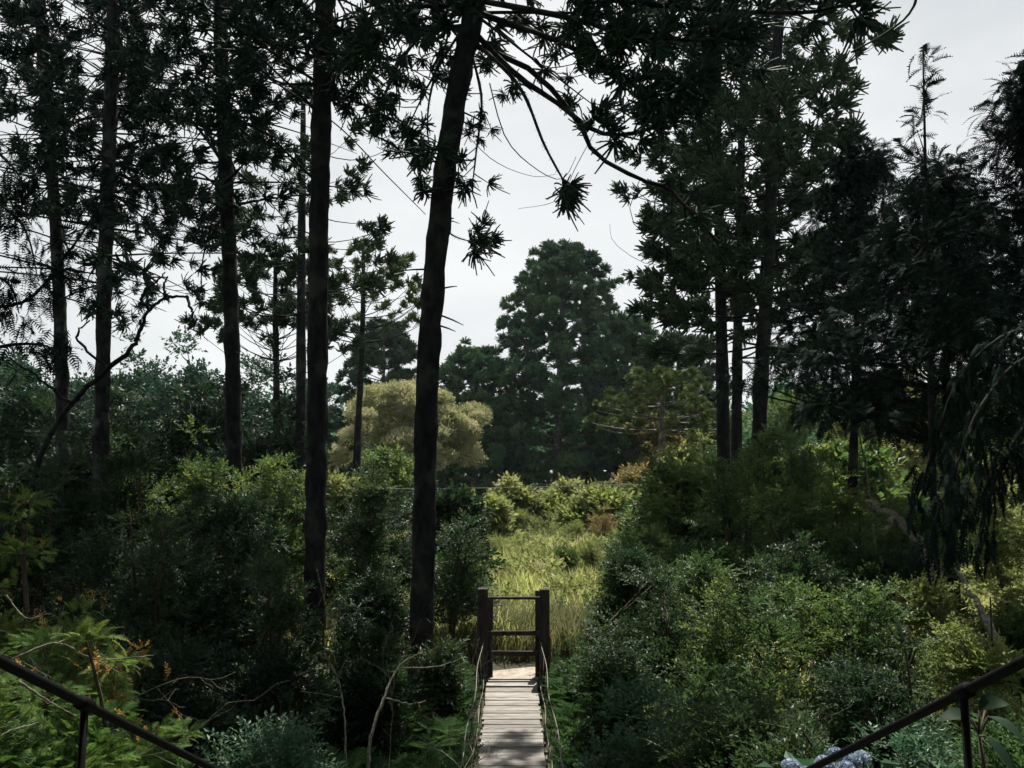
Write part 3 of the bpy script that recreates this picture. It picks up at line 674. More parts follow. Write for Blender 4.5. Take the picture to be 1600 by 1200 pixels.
big('araucaria_tree', 'lower araucaria adjoining the big domed one on its left', (742, 545), 742, 72, lambda t: 5.2 * (1 - t) ** 0.5 + 0.6, 21, (M['bark_pale'], M['arau_far']))
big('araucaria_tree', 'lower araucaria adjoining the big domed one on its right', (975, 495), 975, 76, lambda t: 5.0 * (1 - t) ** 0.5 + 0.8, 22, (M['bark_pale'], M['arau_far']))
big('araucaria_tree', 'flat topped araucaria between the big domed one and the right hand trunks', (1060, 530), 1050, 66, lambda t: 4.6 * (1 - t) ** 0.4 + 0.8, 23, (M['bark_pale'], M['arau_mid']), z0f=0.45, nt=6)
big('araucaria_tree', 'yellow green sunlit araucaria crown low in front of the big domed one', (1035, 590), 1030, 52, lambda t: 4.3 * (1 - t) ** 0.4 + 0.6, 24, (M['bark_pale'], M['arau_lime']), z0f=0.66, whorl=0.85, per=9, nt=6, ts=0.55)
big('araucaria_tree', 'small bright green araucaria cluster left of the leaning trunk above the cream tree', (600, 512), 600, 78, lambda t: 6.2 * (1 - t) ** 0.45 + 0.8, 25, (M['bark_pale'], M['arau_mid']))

# the cream flowering tree
def cream_tree():
    base = ground_base(637, 56); c = P(637, 672, 56) - base
    g = np.random.default_rng(77); cl = []
    for _ in range(90):
        ph, u = g.uniform(0, 6.283), g.uniform(-0.3, 1); th = math.acos(u); q = g.uniform(0.6, 1.0)
        big_ = g.uniform() < 0.4
        k_ = 1 + 0.13 * math.sin(3 * ph + 4 * u) + 0.08 * math.sin(7 * ph)
        cl.append((c[0] + 4.9 * q * k_ * math.sin(th) * math.cos(ph), 4.4 * q * k_ * math.sin(th) * math.sin(ph), c[2] - 0.5 + 3.9 * q * k_ * u, g.uniform(0.85, 1.35) if big_ else g.uniform(0.4, 0.75)))
    for _ in range(18):
        ph = g.uniform(0, 6.283); cl.append((c[0] + 5.0 * math.cos(ph), 4.4 * math.sin(ph), c[2] - g.uniform(0.6, 2.6), g.uniform(0.5, 0.8)))
    clump_tree('flowering_tree', 'rounded tree covered in cream blossom beyond the leaning trunk', 'tree', base,
               [([(0, 0, -.2), (0.1, 0, 2), (0.2, 0, c[2] + 1)], 0.3, 0.12), ([(0.3, 0, -.1), (-1.2, 0.2, 3), (-2.4, 0, c[2] + .5)], 0.2, 0.08), ([(0.4, 0, -.1), (1.6, 0.2, 3), (2.8, 0, c[2] + .6)], 0.2, 0.08)],
               cl, 520, 0.23, SPRIG_F, (M['bark_pale'], M['cream']), None, 31, up=0.6, shell=0.45, limb_r=0.07)
cream_tree()

# dark conifers on the right
def conifer(label, base, top, w, n, seed, mat=M['cypress'], droop=-0.45, per=50, size=0.32, r=0.6, zlow=0.2, group='dark conifers on the right', lean=0.0):
    global rng
    g = np.random.default_rng(seed); h = top[2] - base[2]; cl = []
    for _ in range(n):
        t = g.uniform(zlow, 1); ph = g.uniform(0, 6.283); q = g.uniform(0.2, 1) ** 0.6
        rad = w / 2 * min(1.0, (1.05 - t) * 2.1) * (0.75 + 0.35 * math.sin(7 * t + 3 * ph)) * q
        dx = (top[0] - base[0]) * t
        cl.append((dx + rad * math.cos(ph), rad * math.sin(ph), h * t - 0.12 * rad, r * g.uniform(0.55, 1.2)))
    mid = (np.array(top) - np.array(base)) * 0.5
    return clump_tree('conifer_tree', label, 'tree', base, [([(0, 0, -.2), mid, (top - base) * 0.97], max(0.012 * h, 0.1), 0.03)], cl, per, size, FROND_C, (M['bark'], mat), group, seed, up=droop, shell=0.2, limb_r=0.035)
FROND_C = [frond_t(9, 0.24, 0.09, 0.5) for _ in range(3)]
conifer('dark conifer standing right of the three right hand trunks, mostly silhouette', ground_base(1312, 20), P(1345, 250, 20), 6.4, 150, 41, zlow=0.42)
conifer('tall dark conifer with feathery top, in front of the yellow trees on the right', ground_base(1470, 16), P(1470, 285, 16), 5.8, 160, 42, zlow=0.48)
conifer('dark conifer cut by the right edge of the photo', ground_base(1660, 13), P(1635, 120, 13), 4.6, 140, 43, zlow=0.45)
sp_b = ground_base(1440, 14); sp_t = P(1442, 78, 14)
def spire_clumps():
    g = np.random.default_rng(46); h = sp_t[2] - sp_b[2]; out = []
    for k in range(34):
        u = 0.52 + 0.48 * k / 33; ph = g.uniform(0, 6.28); q = 0.85 * (1.08 - u) * 2 * g.uniform(0.2, 1)
        out.append(((sp_t[0] - sp_b[0]) * u + q * math.cos(ph), q * math.sin(ph), h * u, 0.09 + 0.22 * (1 - u)))
    return out
clump_tree('conifer_tree', 'thin sapling conifer with a feathery spire against the sky on the right', 'tree', sp_b, [([(0, 0, -.2), (sp_t - sp_b) * .5, (sp_t - sp_b)], 0.07, 0.012)],
           spire_clumps(), 9, 0.36, FROND_C, (M['bark'], M['cypress']), 'dark conifers on the right', 46, up=0.1, shell=0.0, limb_r=0.016)

# ------------------------------------------------------------------ trees behind the clearing
def bg_tree(label, px, top, Y, wpx, seed, mat, group='background trees', size=0.8, n=42, per=60, name='broadleaf_tree', bark=None):
    b = ground_base(px, Y); t = P(px, top, Y); h = t[2] - b[2]; w = wpx / F * Y
    cl = dome_clumps(w, w * 0.8, h, n, w * 0.13 + 0.25, seed, low=-0.5)
    return clump_tree(name, label, 'tree', b, [([(0, 0, -.2), (U(-.3, .3), 0, h * .4), (0, 0, h * .85)], 0.02 * h + 0.05, 0.04)], cl, per, size, SPRIG_F,
                      (bark or M['bark_pale'], mat), group, seed, up=0.4, shell=0.5, limb_r=0.06)
G1 = 'wooded skyline left of the leaning trunk'; G2 = 'trees behind the right hand conifers'
for i, (px, top, Y, w, m, lab) in enumerate([
        (20, 560, 62, 170, 'skyline', 'rounded blue green tree on the skyline at the far left edge'),
        (120, 575, 66, 150, 'skyline', 'low green skyline tree between the two leftmost trunks'),
        (215, 555, 64, 140, 'skyline', 'skyline tree just right of the trunk hung with foliage'),
        (290, 522, 60, 150, 'skyline', 'tallest blue green skyline tree behind the gnarled dead branch'),
        (400, 560, 68, 150, 'skyline', 'skyline tree right of the slender upright trunk'),
        (480, 575, 72, 120, 'skyline', 'skyline tree seen behind the thickest upright trunk')]):
    bg_tree(lab, px, top, Y, w, 100 + i, M[m], G1)
for i, (px, top, Y, w, m, lab) in enumerate([
        (1100, 600, 84, 200, 'shrub', 'green tree behind the three right hand trunks near the clearing'),
        (1260, 600, 70, 200, 'shrub', 'dull green tree behind the rightmost of the three trunks'),
        (1390, 560, 46, 170, 'shrub_lime', 'yellow green sunlit tree seen through the dark conifers'),
        (1475, 615, 38, 170, 'shrub_lime', 'sunlit yellow green bushy tree right of the feathery conifer'),
        (1590, 600, 42, 190, 'shrub_lime', 'sunlit yellow green tree at the far right edge'),
        (1330, 690, 34, 140, 'shrub', 'mid green tree low behind the dark silhouette conifer')]):
    bg_tree(lab, px, top, Y, w, 120 + i, M[m], G2)
def far_wood():
    global rng
    rng = np.random.default_rng(55); cb = MB()
    n = 420; x = U(-150, 150, n); y = U(105, 150, n); h = U(8, 15, n)
    k = 60; idx = np.repeat(np.arange(n), k); d = sphere_dirs(n * k); d[:, 2] = np.abs(d[:, 2]) * np.where(U(0, 1, n * k) < .3, -1, 1)
    pos = np.stack([x[idx], y[idx], ground_z(x, y)[idx] + h[idx] * 0.55], -1) + d * np.stack([h[idx] * .33, h[idx] * .33, h[idx] * .48], -1)
    scatter(cb, SPRIG_F, d + np.array([0, 0, .4]), pos, U(1.6, 2.8, n * k))
    tag(cb.build('far_wood', M['arau_far']), 'distant dark wood closing the view behind the clearing', 'wood', kind='stuff')
far_wood()

# ------------------------------------------------------------------ shrubs
def shrub(label, px, top, Y, wpx, seed, mat, group=None, n=30, per=55, size=None, cat='shrub', name='shrub', tm=None, depth=0.8, r=None, up=0.15, shell=0.2, hmin=0.6, squash=0.5):
    b = ground_base(px, Y); t = P(px, top, Y); h = max(t[2] - b[2], hmin); w = wpx / F * Y
    if size is None: size = 0.16 + 0.011 * Y
    r = r or min(w, h * 1.4) * 0.17 + 0.06
    cl = dome_clumps(w, w * depth, h, n, r, seed, low=-0.25, inner=0.35)
    g = np.random.default_rng(seed + 9); st = []
    for _ in range(4):
        a = g.uniform(0, 6.28); st.append(([(0.08 * math.cos(a), .08 * math.sin(a), -.15), (w * .12 * math.cos(a), w * .12 * math.sin(a), h * .35), (w * .25 * math.cos(a), w * .25 * math.sin(a), h * .7)], 0.03 + 0.006 * h, 0.012))
    return clump_tree(name, label, cat, b, st, cl, per, size, tm or (SPRIG if Y < 24 else SPRIG_F), (M['twig'], mat), group, seed, up=up, shell=shell, limb_r=0.014 + 0.003 * h, part='foliage', squash=squash)
GL = 'shaded thicket left of the bridge'; GR = 'shrubs right of the bridge'; GM = 'bushes at the far side of the clearing'
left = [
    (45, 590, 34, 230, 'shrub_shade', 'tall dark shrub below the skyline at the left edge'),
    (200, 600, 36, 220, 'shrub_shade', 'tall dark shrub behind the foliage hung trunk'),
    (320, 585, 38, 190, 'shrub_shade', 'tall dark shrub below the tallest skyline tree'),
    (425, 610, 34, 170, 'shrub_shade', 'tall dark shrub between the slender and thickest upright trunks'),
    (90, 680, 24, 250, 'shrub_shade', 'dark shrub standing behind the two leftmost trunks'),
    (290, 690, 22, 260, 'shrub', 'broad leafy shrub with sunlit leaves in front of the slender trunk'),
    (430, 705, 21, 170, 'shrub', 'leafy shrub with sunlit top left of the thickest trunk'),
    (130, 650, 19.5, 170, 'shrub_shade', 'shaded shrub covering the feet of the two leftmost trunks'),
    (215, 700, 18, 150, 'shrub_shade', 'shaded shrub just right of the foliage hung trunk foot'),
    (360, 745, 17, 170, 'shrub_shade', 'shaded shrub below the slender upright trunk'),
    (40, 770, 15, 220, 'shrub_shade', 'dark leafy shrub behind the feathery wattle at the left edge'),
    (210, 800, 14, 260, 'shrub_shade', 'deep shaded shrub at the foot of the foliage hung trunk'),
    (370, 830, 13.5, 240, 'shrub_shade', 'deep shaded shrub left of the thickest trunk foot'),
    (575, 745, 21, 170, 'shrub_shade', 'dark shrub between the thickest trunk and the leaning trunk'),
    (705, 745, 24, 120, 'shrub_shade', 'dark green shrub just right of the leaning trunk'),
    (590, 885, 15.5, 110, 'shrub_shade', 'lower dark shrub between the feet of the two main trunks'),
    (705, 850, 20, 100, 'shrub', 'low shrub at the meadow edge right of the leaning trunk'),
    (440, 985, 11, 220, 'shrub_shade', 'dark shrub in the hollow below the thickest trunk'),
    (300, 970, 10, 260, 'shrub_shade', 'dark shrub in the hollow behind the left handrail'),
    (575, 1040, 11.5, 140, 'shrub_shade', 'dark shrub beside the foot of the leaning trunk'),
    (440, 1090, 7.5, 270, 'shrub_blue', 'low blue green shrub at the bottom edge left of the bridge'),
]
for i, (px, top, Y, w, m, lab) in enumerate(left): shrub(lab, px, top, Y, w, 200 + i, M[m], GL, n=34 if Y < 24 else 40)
right = [
    (1030, 770, 29, 150, 'shrub', 'green shrub at the right edge of the clearing'),
    (1085, 700, 27, 170, 'shrub', 'tall green shrub around the three right hand trunks'),
    (1215, 655, 25, 170, 'shrub', 'tallest peaked green shrub right of the three trunks'),
    (1255, 745, 19, 230, 'shrub', 'spreading green shrub in front of the dark silhouette conifer'),
    (1080, 810, 19, 210, 'shrub', 'leafy shrub below the three right hand trunks'),
    (985, 850, 17, 120, 'shrub_dark', 'dark shrub right of the bridge posts'),
    (1010, 905, 13.5, 240, 'shrub_dark', 'rounded glossy shrub, left part of the broad hedge right of the bridge'),
    (1185, 882, 13, 310, 'shrub', 'broad glossy shrub in the middle of the hedge right of the bridge'),
    (1350, 905, 12.5, 240, 'shrub', 'glossy shrub at the right end of the hedge'),
    (960, 1005, 11.5, 150, 'shrub_dark', 'small dark shrub close to the right bridge rope'),
    (1140, 1000, 10.5, 280, 'shrub', 'lower leafy shrub in front of the middle of the hedge'),
    (1330, 1010, 9.5, 250, 'shrub_dark', 'lower dark shrub in front of the right end of the hedge'),
    (985, 1075, 8.6, 250, 'shrub_blue', 'pale leaved low shrub at the bottom beside the bridge deck'),
    (1150, 1095, 7.6, 230, 'shrub_dark', 'low dark shrub at the bottom edge below the hedge'),
    (1505, 960, 11, 170, 'shrub_lime', 'yellow green leafy shrub right of the hedge by the pale log'),
    (1590, 940, 14, 160, 'shrub', 'green shrub at the right edge above the handrail'),
    (1420, 770, 22, 200, 'shrub', 'green shrub behind the mossy broken branch'),
    (1250, 850, 16, 180, 'shrub_dark', 'shaded shrub behind the middle of the hedge'),
    (1400, 860, 16, 180, 'shrub_dark', 'shaded shrub behind the right end of the hedge'),
    (1230, 1085, 6.6, 180, 'shrub_dark', 'dark shrub behind the hydrangea blooms'),
]
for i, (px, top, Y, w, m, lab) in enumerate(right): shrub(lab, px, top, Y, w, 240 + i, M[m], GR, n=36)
mead = [
    (795, 750, 45, 80, 'shrub_lime', 'yellow green bush at the left end of the row across the clearing'),
    (845, 770, 46, 90, 'shrub_lime', 'low yellow green bush left of the middle of the clearing row'),
    (875, 752, 47, 60, 'shrub_lime', 'small domed bush in the middle of the clearing row'),
    (945, 742, 43, 110, 'shrub_lime', 'pale yellow green bush at the right end of the clearing row'),
    (915, 785, 43, 90, 'shrub_lime', 'low spreading bush right of the middle of the clearing row'),
    (760, 778, 40, 70, 'shrub_lime', 'low bush at the clearing edge right of the leaning trunk'),
    (1035, 655, 54, 110, 'tan', 'tan leaved bushy tree below the yellow green araucaria crown'),
    (1010, 720, 46, 110, 'tan', 'pale tan shrub at the right side of the clearing'),
    (1070, 690, 48, 90, 'shrub_lime', 'yellow green shrub beside the tan bushes'),
    (545, 740, 40, 90, 'shrub_lime', 'sunlit yellow shrub between the two main trunks'),
    (600, 700, 48, 120, 'shrub', 'green shrub below the cream flowering tree'),
]
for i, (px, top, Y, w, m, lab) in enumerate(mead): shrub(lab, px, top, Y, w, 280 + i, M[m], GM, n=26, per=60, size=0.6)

gm = np.random.default_rng(333)
for i, (px, top, Y, w, m) in enumerate([(755, 800, 41, 60, 'shrub_lime'), (805, 792, 43, 60, 'shrub_lime'), (850, 800, 40, 70, 'shrub_lime'), (900, 806, 38, 70, 'shrub_lime'), (940, 795, 40, 60, 'tan'), (775, 832, 34, 50, 'shrub_lime'),
        (925, 842, 31, 50, 'shrub_lime'), (880, 850, 30, 40, 'shrub'), (970, 820, 36, 60, 'shrub_lime')]):
    shrub('low irregular clump of weeds among the tall grass of the clearing', px, top, Y, w, 340 + i, M[m], 'weed clumps in the clearing', n=14, per=40, size=0.27, cat='weeds', name='weed_clump', tm=SPRIG, up=0.6, shell=0.0, squash=0.9)

# feathery wattles in the left foreground
def wattle(label, px, top, Y, w, seed, n=36, per=90, size=0.15):
    root = shrub(label, px, top, Y, w, seed, M['wattle'], 'feathery wattles in the left foreground', n=n, per=per, size=size, cat='shrub', name='wattle_shrub', tm=FROND, up=0.1, shell=0.1, squash=0.4)
    t = P(px, top, Y); b = ground_base(px, Y); h = t[2] - b[2]; ww = w / F * Y; mb = MB(); k = 15
    a = U(0, 6.28, k); e = np.arccos(U(0.1, 1, k)); c = np.stack([np.sin(e) * np.cos(a) * ww * .46, np.sin(e) * np.sin(a) * ww * .36, h * (.4 + .56 * np.cos(e))], -1)
    idx = np.repeat(np.arange(k), 4); d = nrm(c)[idx] * .6 + sphere_dirs(4 * k) * .7 + np.array([0, 0, .3])
    scatter(mb, SPRIG, d, c[idx] + rng.normal(size=(4 * k, 3)) * 0.03, U(0.05, 0.11, 4 * k)); mb.build('young_leaves', M['young'], root)
    return root
wattle('feathery wattle with yellow green sprays at the left edge', 20, 760, 8.5, 200, 301)
wattle('feathery wattle with orange tips in front of the shaded thicket', 165, 890, 7.2, 260, 302)
wattle('low feathery wattle under the left handrail', 110, 1010, 5.0, 330, 303, size=0.15)
wattle('small feathery wattle with pale tips right of the left handrail post', 235, 985, 6.2, 170, 304, n=16)

# ------------------------------------------------------------------ ground cover
def blades(n, h, w, spread):
    mb = MB()
    for _ in range(n):
        a = U(0, 6.28); l = h * U(0.5, 1.1); lean = U(0.15, 0.85) * l; b = np.array([U(-1, 1), U(-1, 1), 0]) * spread
        s = np.array([-math.sin(a), math.cos(a), 0]) * w / 2; o = np.array([math.cos(a), math.sin(a), 0])
        m = b + o * lean * 0.3 + np.array([0, 0, l * 0.6]); t = b + o * lean + np.array([0, 0, l])
        mb.add([b - s, b + s, m + s * .7, m - s * .7, t], [[0, 1, 2], [0, 2, 3], [3, 2, 4]])
    return tmpl(mb)
def scatter_up(mb, tmpls, pos, size):
    n = len(pos); a = U(0, 6.28, n); c, s = np.cos(a), np.sin(a); z = np.zeros(n); o = np.ones(n)
    m = np.stack([np.stack([c, -s, z], -1), np.stack([s, c, z], -1), np.stack([z, z, o], -1)], 1) * np.broadcast_to(size, (n,))[:, None, None]
    w = rng.integers(0, len(tmpls), n)
    for k, t in enumerate(tmpls): mb.inst(t, m[w == k], pos[w == k])
def on_ground(x, y, dz=0.0): return np.stack([x, y, ground_z(x, y) + dz], -1)
rng = np.random.default_rng(400)
def meadow():
    T = [blades(11, 0.8, 0.035, 0.22) for _ in range(5)]; mb = MB(); n = 30000
    y = 17 + 52 * U(0, 1, n) ** 1.15; x = U(-0.62, 0.72, n) * (y + 6)
    keep = ~((y < 17.2) & (np.abs(x) < 3)); x, y = x[keep], y[keep]
    patch = 0.78 + 0.30 * np.sin(x * 0.7 + 1.3 * np.sin(y * 0.35)) * np.cos(y * 0.5 + x * .2) + 0.22 * np.sin(x * 2.3 + y) * np.sin(y * 1.3 - x)
    scatter_up(mb, T, on_ground(x, y, -0.03), patch * U(0.6, 1.25, len(x)))
    tag(mb.build('meadow_grass', M['grass']), 'tall sunlit yellow green grass filling the clearing', 'grass', kind='stuff')
    mb = MB(); n = 22000; y = 22 + 42 * U(0, 1, n); x = U(-0.16, 0.2, n) * y
    k = np.sin(x * 1.1 + 2 * np.sin(y * .31)) * np.cos(y * .62 + x * .5) > 0.1; x, y = x[k], y[k]
    d = sphere_dirs(len(x)); d[:, 2] = np.abs(d[:, 2]) + 0.6
    scatter(mb, SPRIG_F, d, on_ground(x, y, U(0.1, 0.7, len(x))), U(0.22, 0.5, len(x)))
    tag(mb.build('meadow_weeds', M['shrub_lime']), 'leafy weeds growing through the meadow grass', 'weeds', kind='stuff')
meadow()
def reeds():
    T = [blades(9, 1.15, 0.03, 0.2) for _ in range(5)]; mb = MB(); n = 1900
    x = U(-5, 6.5, n); y = 16.8 + 3.4 * U(0, 1, n); scatter_up(mb, T, on_ground(x, y, -0.05), U(0.5, 1.05, n))
    tag(mb.build('dry_reeds', M['reed']), 'brownish tall reeds behind the wooden posts', 'reeds', kind='stuff')
    mb = MB(); n = 2600; x = U(4, 17, n); y = U(12, 22, n); scatter_up(mb, T, on_ground(x, y, -0.05), U(0.5, 1.1, n))
    tag(mb.build('bank_grass', M['grass']), 'sunlit grass on the bank at the right edge', 'grass', kind='stuff')
reeds()
def ferns():
    def fan(k):
        mb = MB(); a = np.arange(k) * 2.4; d = np.stack([np.cos(a), np.sin(a), U(0.8, 2.2, k)], -1)
        mb.inst(FERN[0], frames(d, np.full(k, 0.0)) * U(.7, 1.1, k)[:, None, None], np.zeros((k, 3))); return tmpl(mb)
    T = [fan(8) for _ in range(3)]; mb = MB()
    n = 620; s = np.where(U(0, 1, n) < .5, -1, 1); x = s * (0.82 + 2.4 * U(0, 1, n) ** 1.4); y = U(8, 15.2, n)
    z = ground_z(x, y) * U(0.15, 0.6, n) + U(-0.25, 0.12, n)
    k = np.abs(x) > 0.75; scatter_up(mb, T, np.stack([x, y, z], -1)[k], U(0.35, 0.65, n)[k])
    n = 150; x = np.where(U(0, 1, n) < .5, -1, 1) * U(0.85, 1.9, n); y = U(13.2, 15.6, n); scatter_up(mb, T, on_ground(x, y, 0.0), U(0.25, 0.45, n))
    n = 2600; x = np.where(U(0, 1, n) < .5, -1, 1) * U(0.62, 2.8, n); y = U(7.5, 15.4, n); d = sphere_dirs(n); d[:, 2] = np.abs(d[:, 2]) + 0.8
    scatter(mb, SPRIG, d, np.stack([x, y, ground_z(x, y) * U(0.1, 0.8, n)], -1), U(0.16, 0.36, n))
    tag(mb.build('ferns', M['fern']), 'bright green ferns and herbs growing along both sides of the bridge', 'ferns', kind='stuff')
    mb = MB(); n = 9000; x = U(-16, 16, n); y = U(5.6, 26, n); k = (np.abs(x) > 0.9) & ~((y > 15.2) & (y < 16.4) & (np.abs(x) < 3.5)); x, y = x[k], y[k]
    d = sphere_dirs(len(x)); d[:, 2] = np.abs(d[:, 2]) + 0.5
    scatter(mb, SPRIG, d, on_ground(x, y, U(0, 0.35, len(x))), U(0.25, 0.55, len(x)))
    tag(mb.build('undergrowth', M['shrub_dark']), 'low dark undergrowth covering the shaded ground', 'undergrowth', kind='stuff')
ferns()

# ------------------------------------------------------------------ dead wood, twigs and logs
rng = np.random.default_rng(500)
def sticks(name, label, cat, lines, mat, r0, group=None, moss=0):
    pts0 = P(*lines[0][0]); root = None; mb = MB()
    for i, ln in enumerate(lines):
        p = spline(np.array([P(*q) for q in ln]), 6 * len(ln)); k = len(p); p[1:-1] += rng.normal(size=(k - 2, 3)) * r0 * 0.22
        rr = r0 if i == 0 else r0 * 0.55
        mb.tube(p, np.linspace(rr, rr * 0.35, k), 7, 0.10)
    return tag(mb.build(name, mat, None, pts0), label, cat, group)
sticks('dead_tree', 'dark gnarled dead tree leaning in from the left with a forked top against the sky', 'tree',
       [[(20, 900, 15), (70, 700, 15), (130, 610, 14.8), (200, 552, 14.6), (218, 520, 14.6), (232, 485, 14.5), (262, 466, 14.5), (292, 463, 14.5)],
        [(232, 485, 14.5), (222, 462, 14.4), (245, 440, 14.4), (258, 425, 14.4)], [(258, 468, 14.5), (256, 445, 14.5), (262, 432, 14.5)], [(292, 463, 14.5), (300, 485, 14.4), (302, 515, 14.4)],
        [(110, 630, 14.8), (60, 590, 14.6), (15, 560, 14.4)], [(170, 575, 14.7), (120, 530, 14.5), (140, 500, 14.5)]], M['bark'], 0.06)
sticks('fallen_log', 'leaning lichen covered log on the right beside the hanging boughs', 'log', [[(1575, 1040, 11), (1545, 975, 11.4), (1515, 925, 11.8), (1488, 880, 12.2)]], M['lichen'], 0.07)
sticks('broken_branch', 'brown mossy broken branch end in front of the shaded conifer trunk', 'branch', [[(1470, 900, 14), (1435, 850, 14.2), (1400, 810, 14.5), (1352, 782, 15)], [(1400, 810, 14.5), (1380, 830, 14.4)]], M['lichen'], 0.11)
sticks('bamboo_stem', 'thin pale stem leaning diagonally beside the shaded conifer trunk', 'stem', [[(1368, 860, 17.5), (1358, 760, 18), (1345, 690, 18), (1328, 618, 18)], [(1340, 665, 18), (1362, 650, 18), (1375, 640, 18)]], M['lichen'], 0.03)
sticks('dead_branch', 'mossy crooked stick rising from the bottom edge left of the bridge', 'branch',
       [[(575, 1230, 8), (578, 1160, 8.1), (600, 1090, 8.3), (625, 1040, 8.5), (660, 1020, 8.7)], [(625, 1045, 8.5), (690, 1040, 8.6), (720, 1028, 8.6)], [(600, 1090, 8.3), (640, 1100, 8.4), (665, 1095, 8.5)]], M['lichen'], 0.02)
tw = [('pale twig with fine forks in the dark hollow left of the mossy stick', [[(540, 1200, 8.2), (538, 1120, 8.3), (528, 1060, 8.4), (505, 1020, 8.5)], [(535, 1090, 8.3), (505, 1085, 8.4), (470, 1080, 8.5)], [(528, 1060, 8.4), (545, 1020, 8.4)]], .011),
      ('long bent pale twig lying over the feathery wattle', [[(20, 1030, 5.2), (90, 1005, 5.3), (150, 1030, 5.5), (240, 1024, 5.8)], [(90, 1005, 5.3), (130, 990, 5.5), (170, 992, 5.7)], [(150, 1030, 5.5), (185, 1050, 5.5)]], .009),
      ('pale twig dropping diagonally under the left handrail', [[(30, 1065, 4.2), (75, 1095, 4.3), (120, 1120, 4.4)], [(60, 1130, 4.2), (20, 1140, 4.1), (0, 1150, 4.0)]], .007),
      ('arched dead twig above the feathery wattle', [[(10, 930, 7), (40, 965, 7), (80, 960, 7.1), (105, 980, 7.2)]], .008),
      ('pale dead twigs lying in the gap below the hedge', [[(1200, 1130, 8), (1235, 1110, 8.2), (1262, 1095, 8.3)], [(1170, 1120, 8), (1200, 1130, 8)], [(1262, 1130, 8), (1300, 1118, 8), (1335, 1100, 8)]], .009),
      ('thin bare twig hanging over the dark shrub left of the leaning trunk', [[(495, 890, 10.5), (505, 930, 10.5), (515, 975, 10.5), (530, 1010, 10.5)], [(505, 930, 10.5), (490, 960, 10.5)]], .008)]
for lab, ln, r in tw: sticks('dead_twig', lab, 'twig', ln, M['lichen'], r, 'pale dead twigs')

# boughs hanging into the picture at both sides
def hanging(name, label, base, trunk, boughs, seed, size, per, r, tm, mat, droop=-1.0):
    global rng
    rng = np.random.default_rng(seed); base = np.asarray(base, float); tb, cb = MB(), MB(); root = thing(name, label, 'tree', base)
    trunk_tube(tb, np.asarray(trunk, float), 0.16, 0.09, 9, 20)
    for path in boughs:
        p = spline(np.array([P(*q) for q in path]), 18); tb.tube(p, np.linspace(0.03, 0.006, 18), 5, 0.1, cap=False)
        n = int(per * np.linalg.norm(np.diff(p, axis=0), axis=1).sum()); i = rng.integers(2, 18, n)
        q = p[i] + rng.normal(size=(n, 3)) * r; d = sphere_dirs(n) * 0.7 + nrm(p[i] - p[i - 1]) * 0.4 + np.array([0, 0, droop])
        scatter(cb, tm, d, q, size * U(0.6, 1.3, n))
    tb.build('trunk', M['bark'], root, base); cb.build('crown', mat, root, base); return root
b = ground_base(1690, 8.5)
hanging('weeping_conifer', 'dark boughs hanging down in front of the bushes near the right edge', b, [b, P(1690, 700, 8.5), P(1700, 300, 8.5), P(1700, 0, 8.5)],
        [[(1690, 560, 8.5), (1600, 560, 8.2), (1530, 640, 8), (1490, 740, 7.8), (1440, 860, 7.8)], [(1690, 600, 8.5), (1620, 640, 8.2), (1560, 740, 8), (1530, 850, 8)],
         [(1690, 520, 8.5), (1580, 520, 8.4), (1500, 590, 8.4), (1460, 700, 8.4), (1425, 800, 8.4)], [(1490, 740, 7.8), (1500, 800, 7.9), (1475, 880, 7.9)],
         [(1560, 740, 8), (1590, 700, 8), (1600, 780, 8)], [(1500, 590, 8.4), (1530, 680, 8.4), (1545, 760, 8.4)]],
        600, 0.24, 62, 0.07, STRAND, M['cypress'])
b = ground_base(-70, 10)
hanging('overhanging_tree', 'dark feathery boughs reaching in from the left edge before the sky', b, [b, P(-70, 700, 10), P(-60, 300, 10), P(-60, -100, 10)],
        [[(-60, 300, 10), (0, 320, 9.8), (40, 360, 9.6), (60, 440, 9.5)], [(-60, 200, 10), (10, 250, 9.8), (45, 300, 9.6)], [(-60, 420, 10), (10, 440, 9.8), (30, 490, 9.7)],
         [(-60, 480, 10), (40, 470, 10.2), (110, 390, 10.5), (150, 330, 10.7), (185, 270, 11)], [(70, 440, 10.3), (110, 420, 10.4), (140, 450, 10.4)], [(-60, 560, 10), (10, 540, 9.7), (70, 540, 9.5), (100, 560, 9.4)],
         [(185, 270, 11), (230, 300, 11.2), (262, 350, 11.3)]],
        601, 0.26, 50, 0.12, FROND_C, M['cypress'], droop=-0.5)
b = ground_base(1700, 6)
tag(MB().tube(spline([P(1330, 82, 9), P(1390, 48, 9), P(1425, 15, 9), P(1440, -40, 9), P(1500, -300, 9)], 14), np.linspace(.012, .02, 14), 5, 0.1).build('bare_branch', M['bark'], None, P(1390, 48, 9)), 'single bare curved branch against the sky in the top right', 'branch')

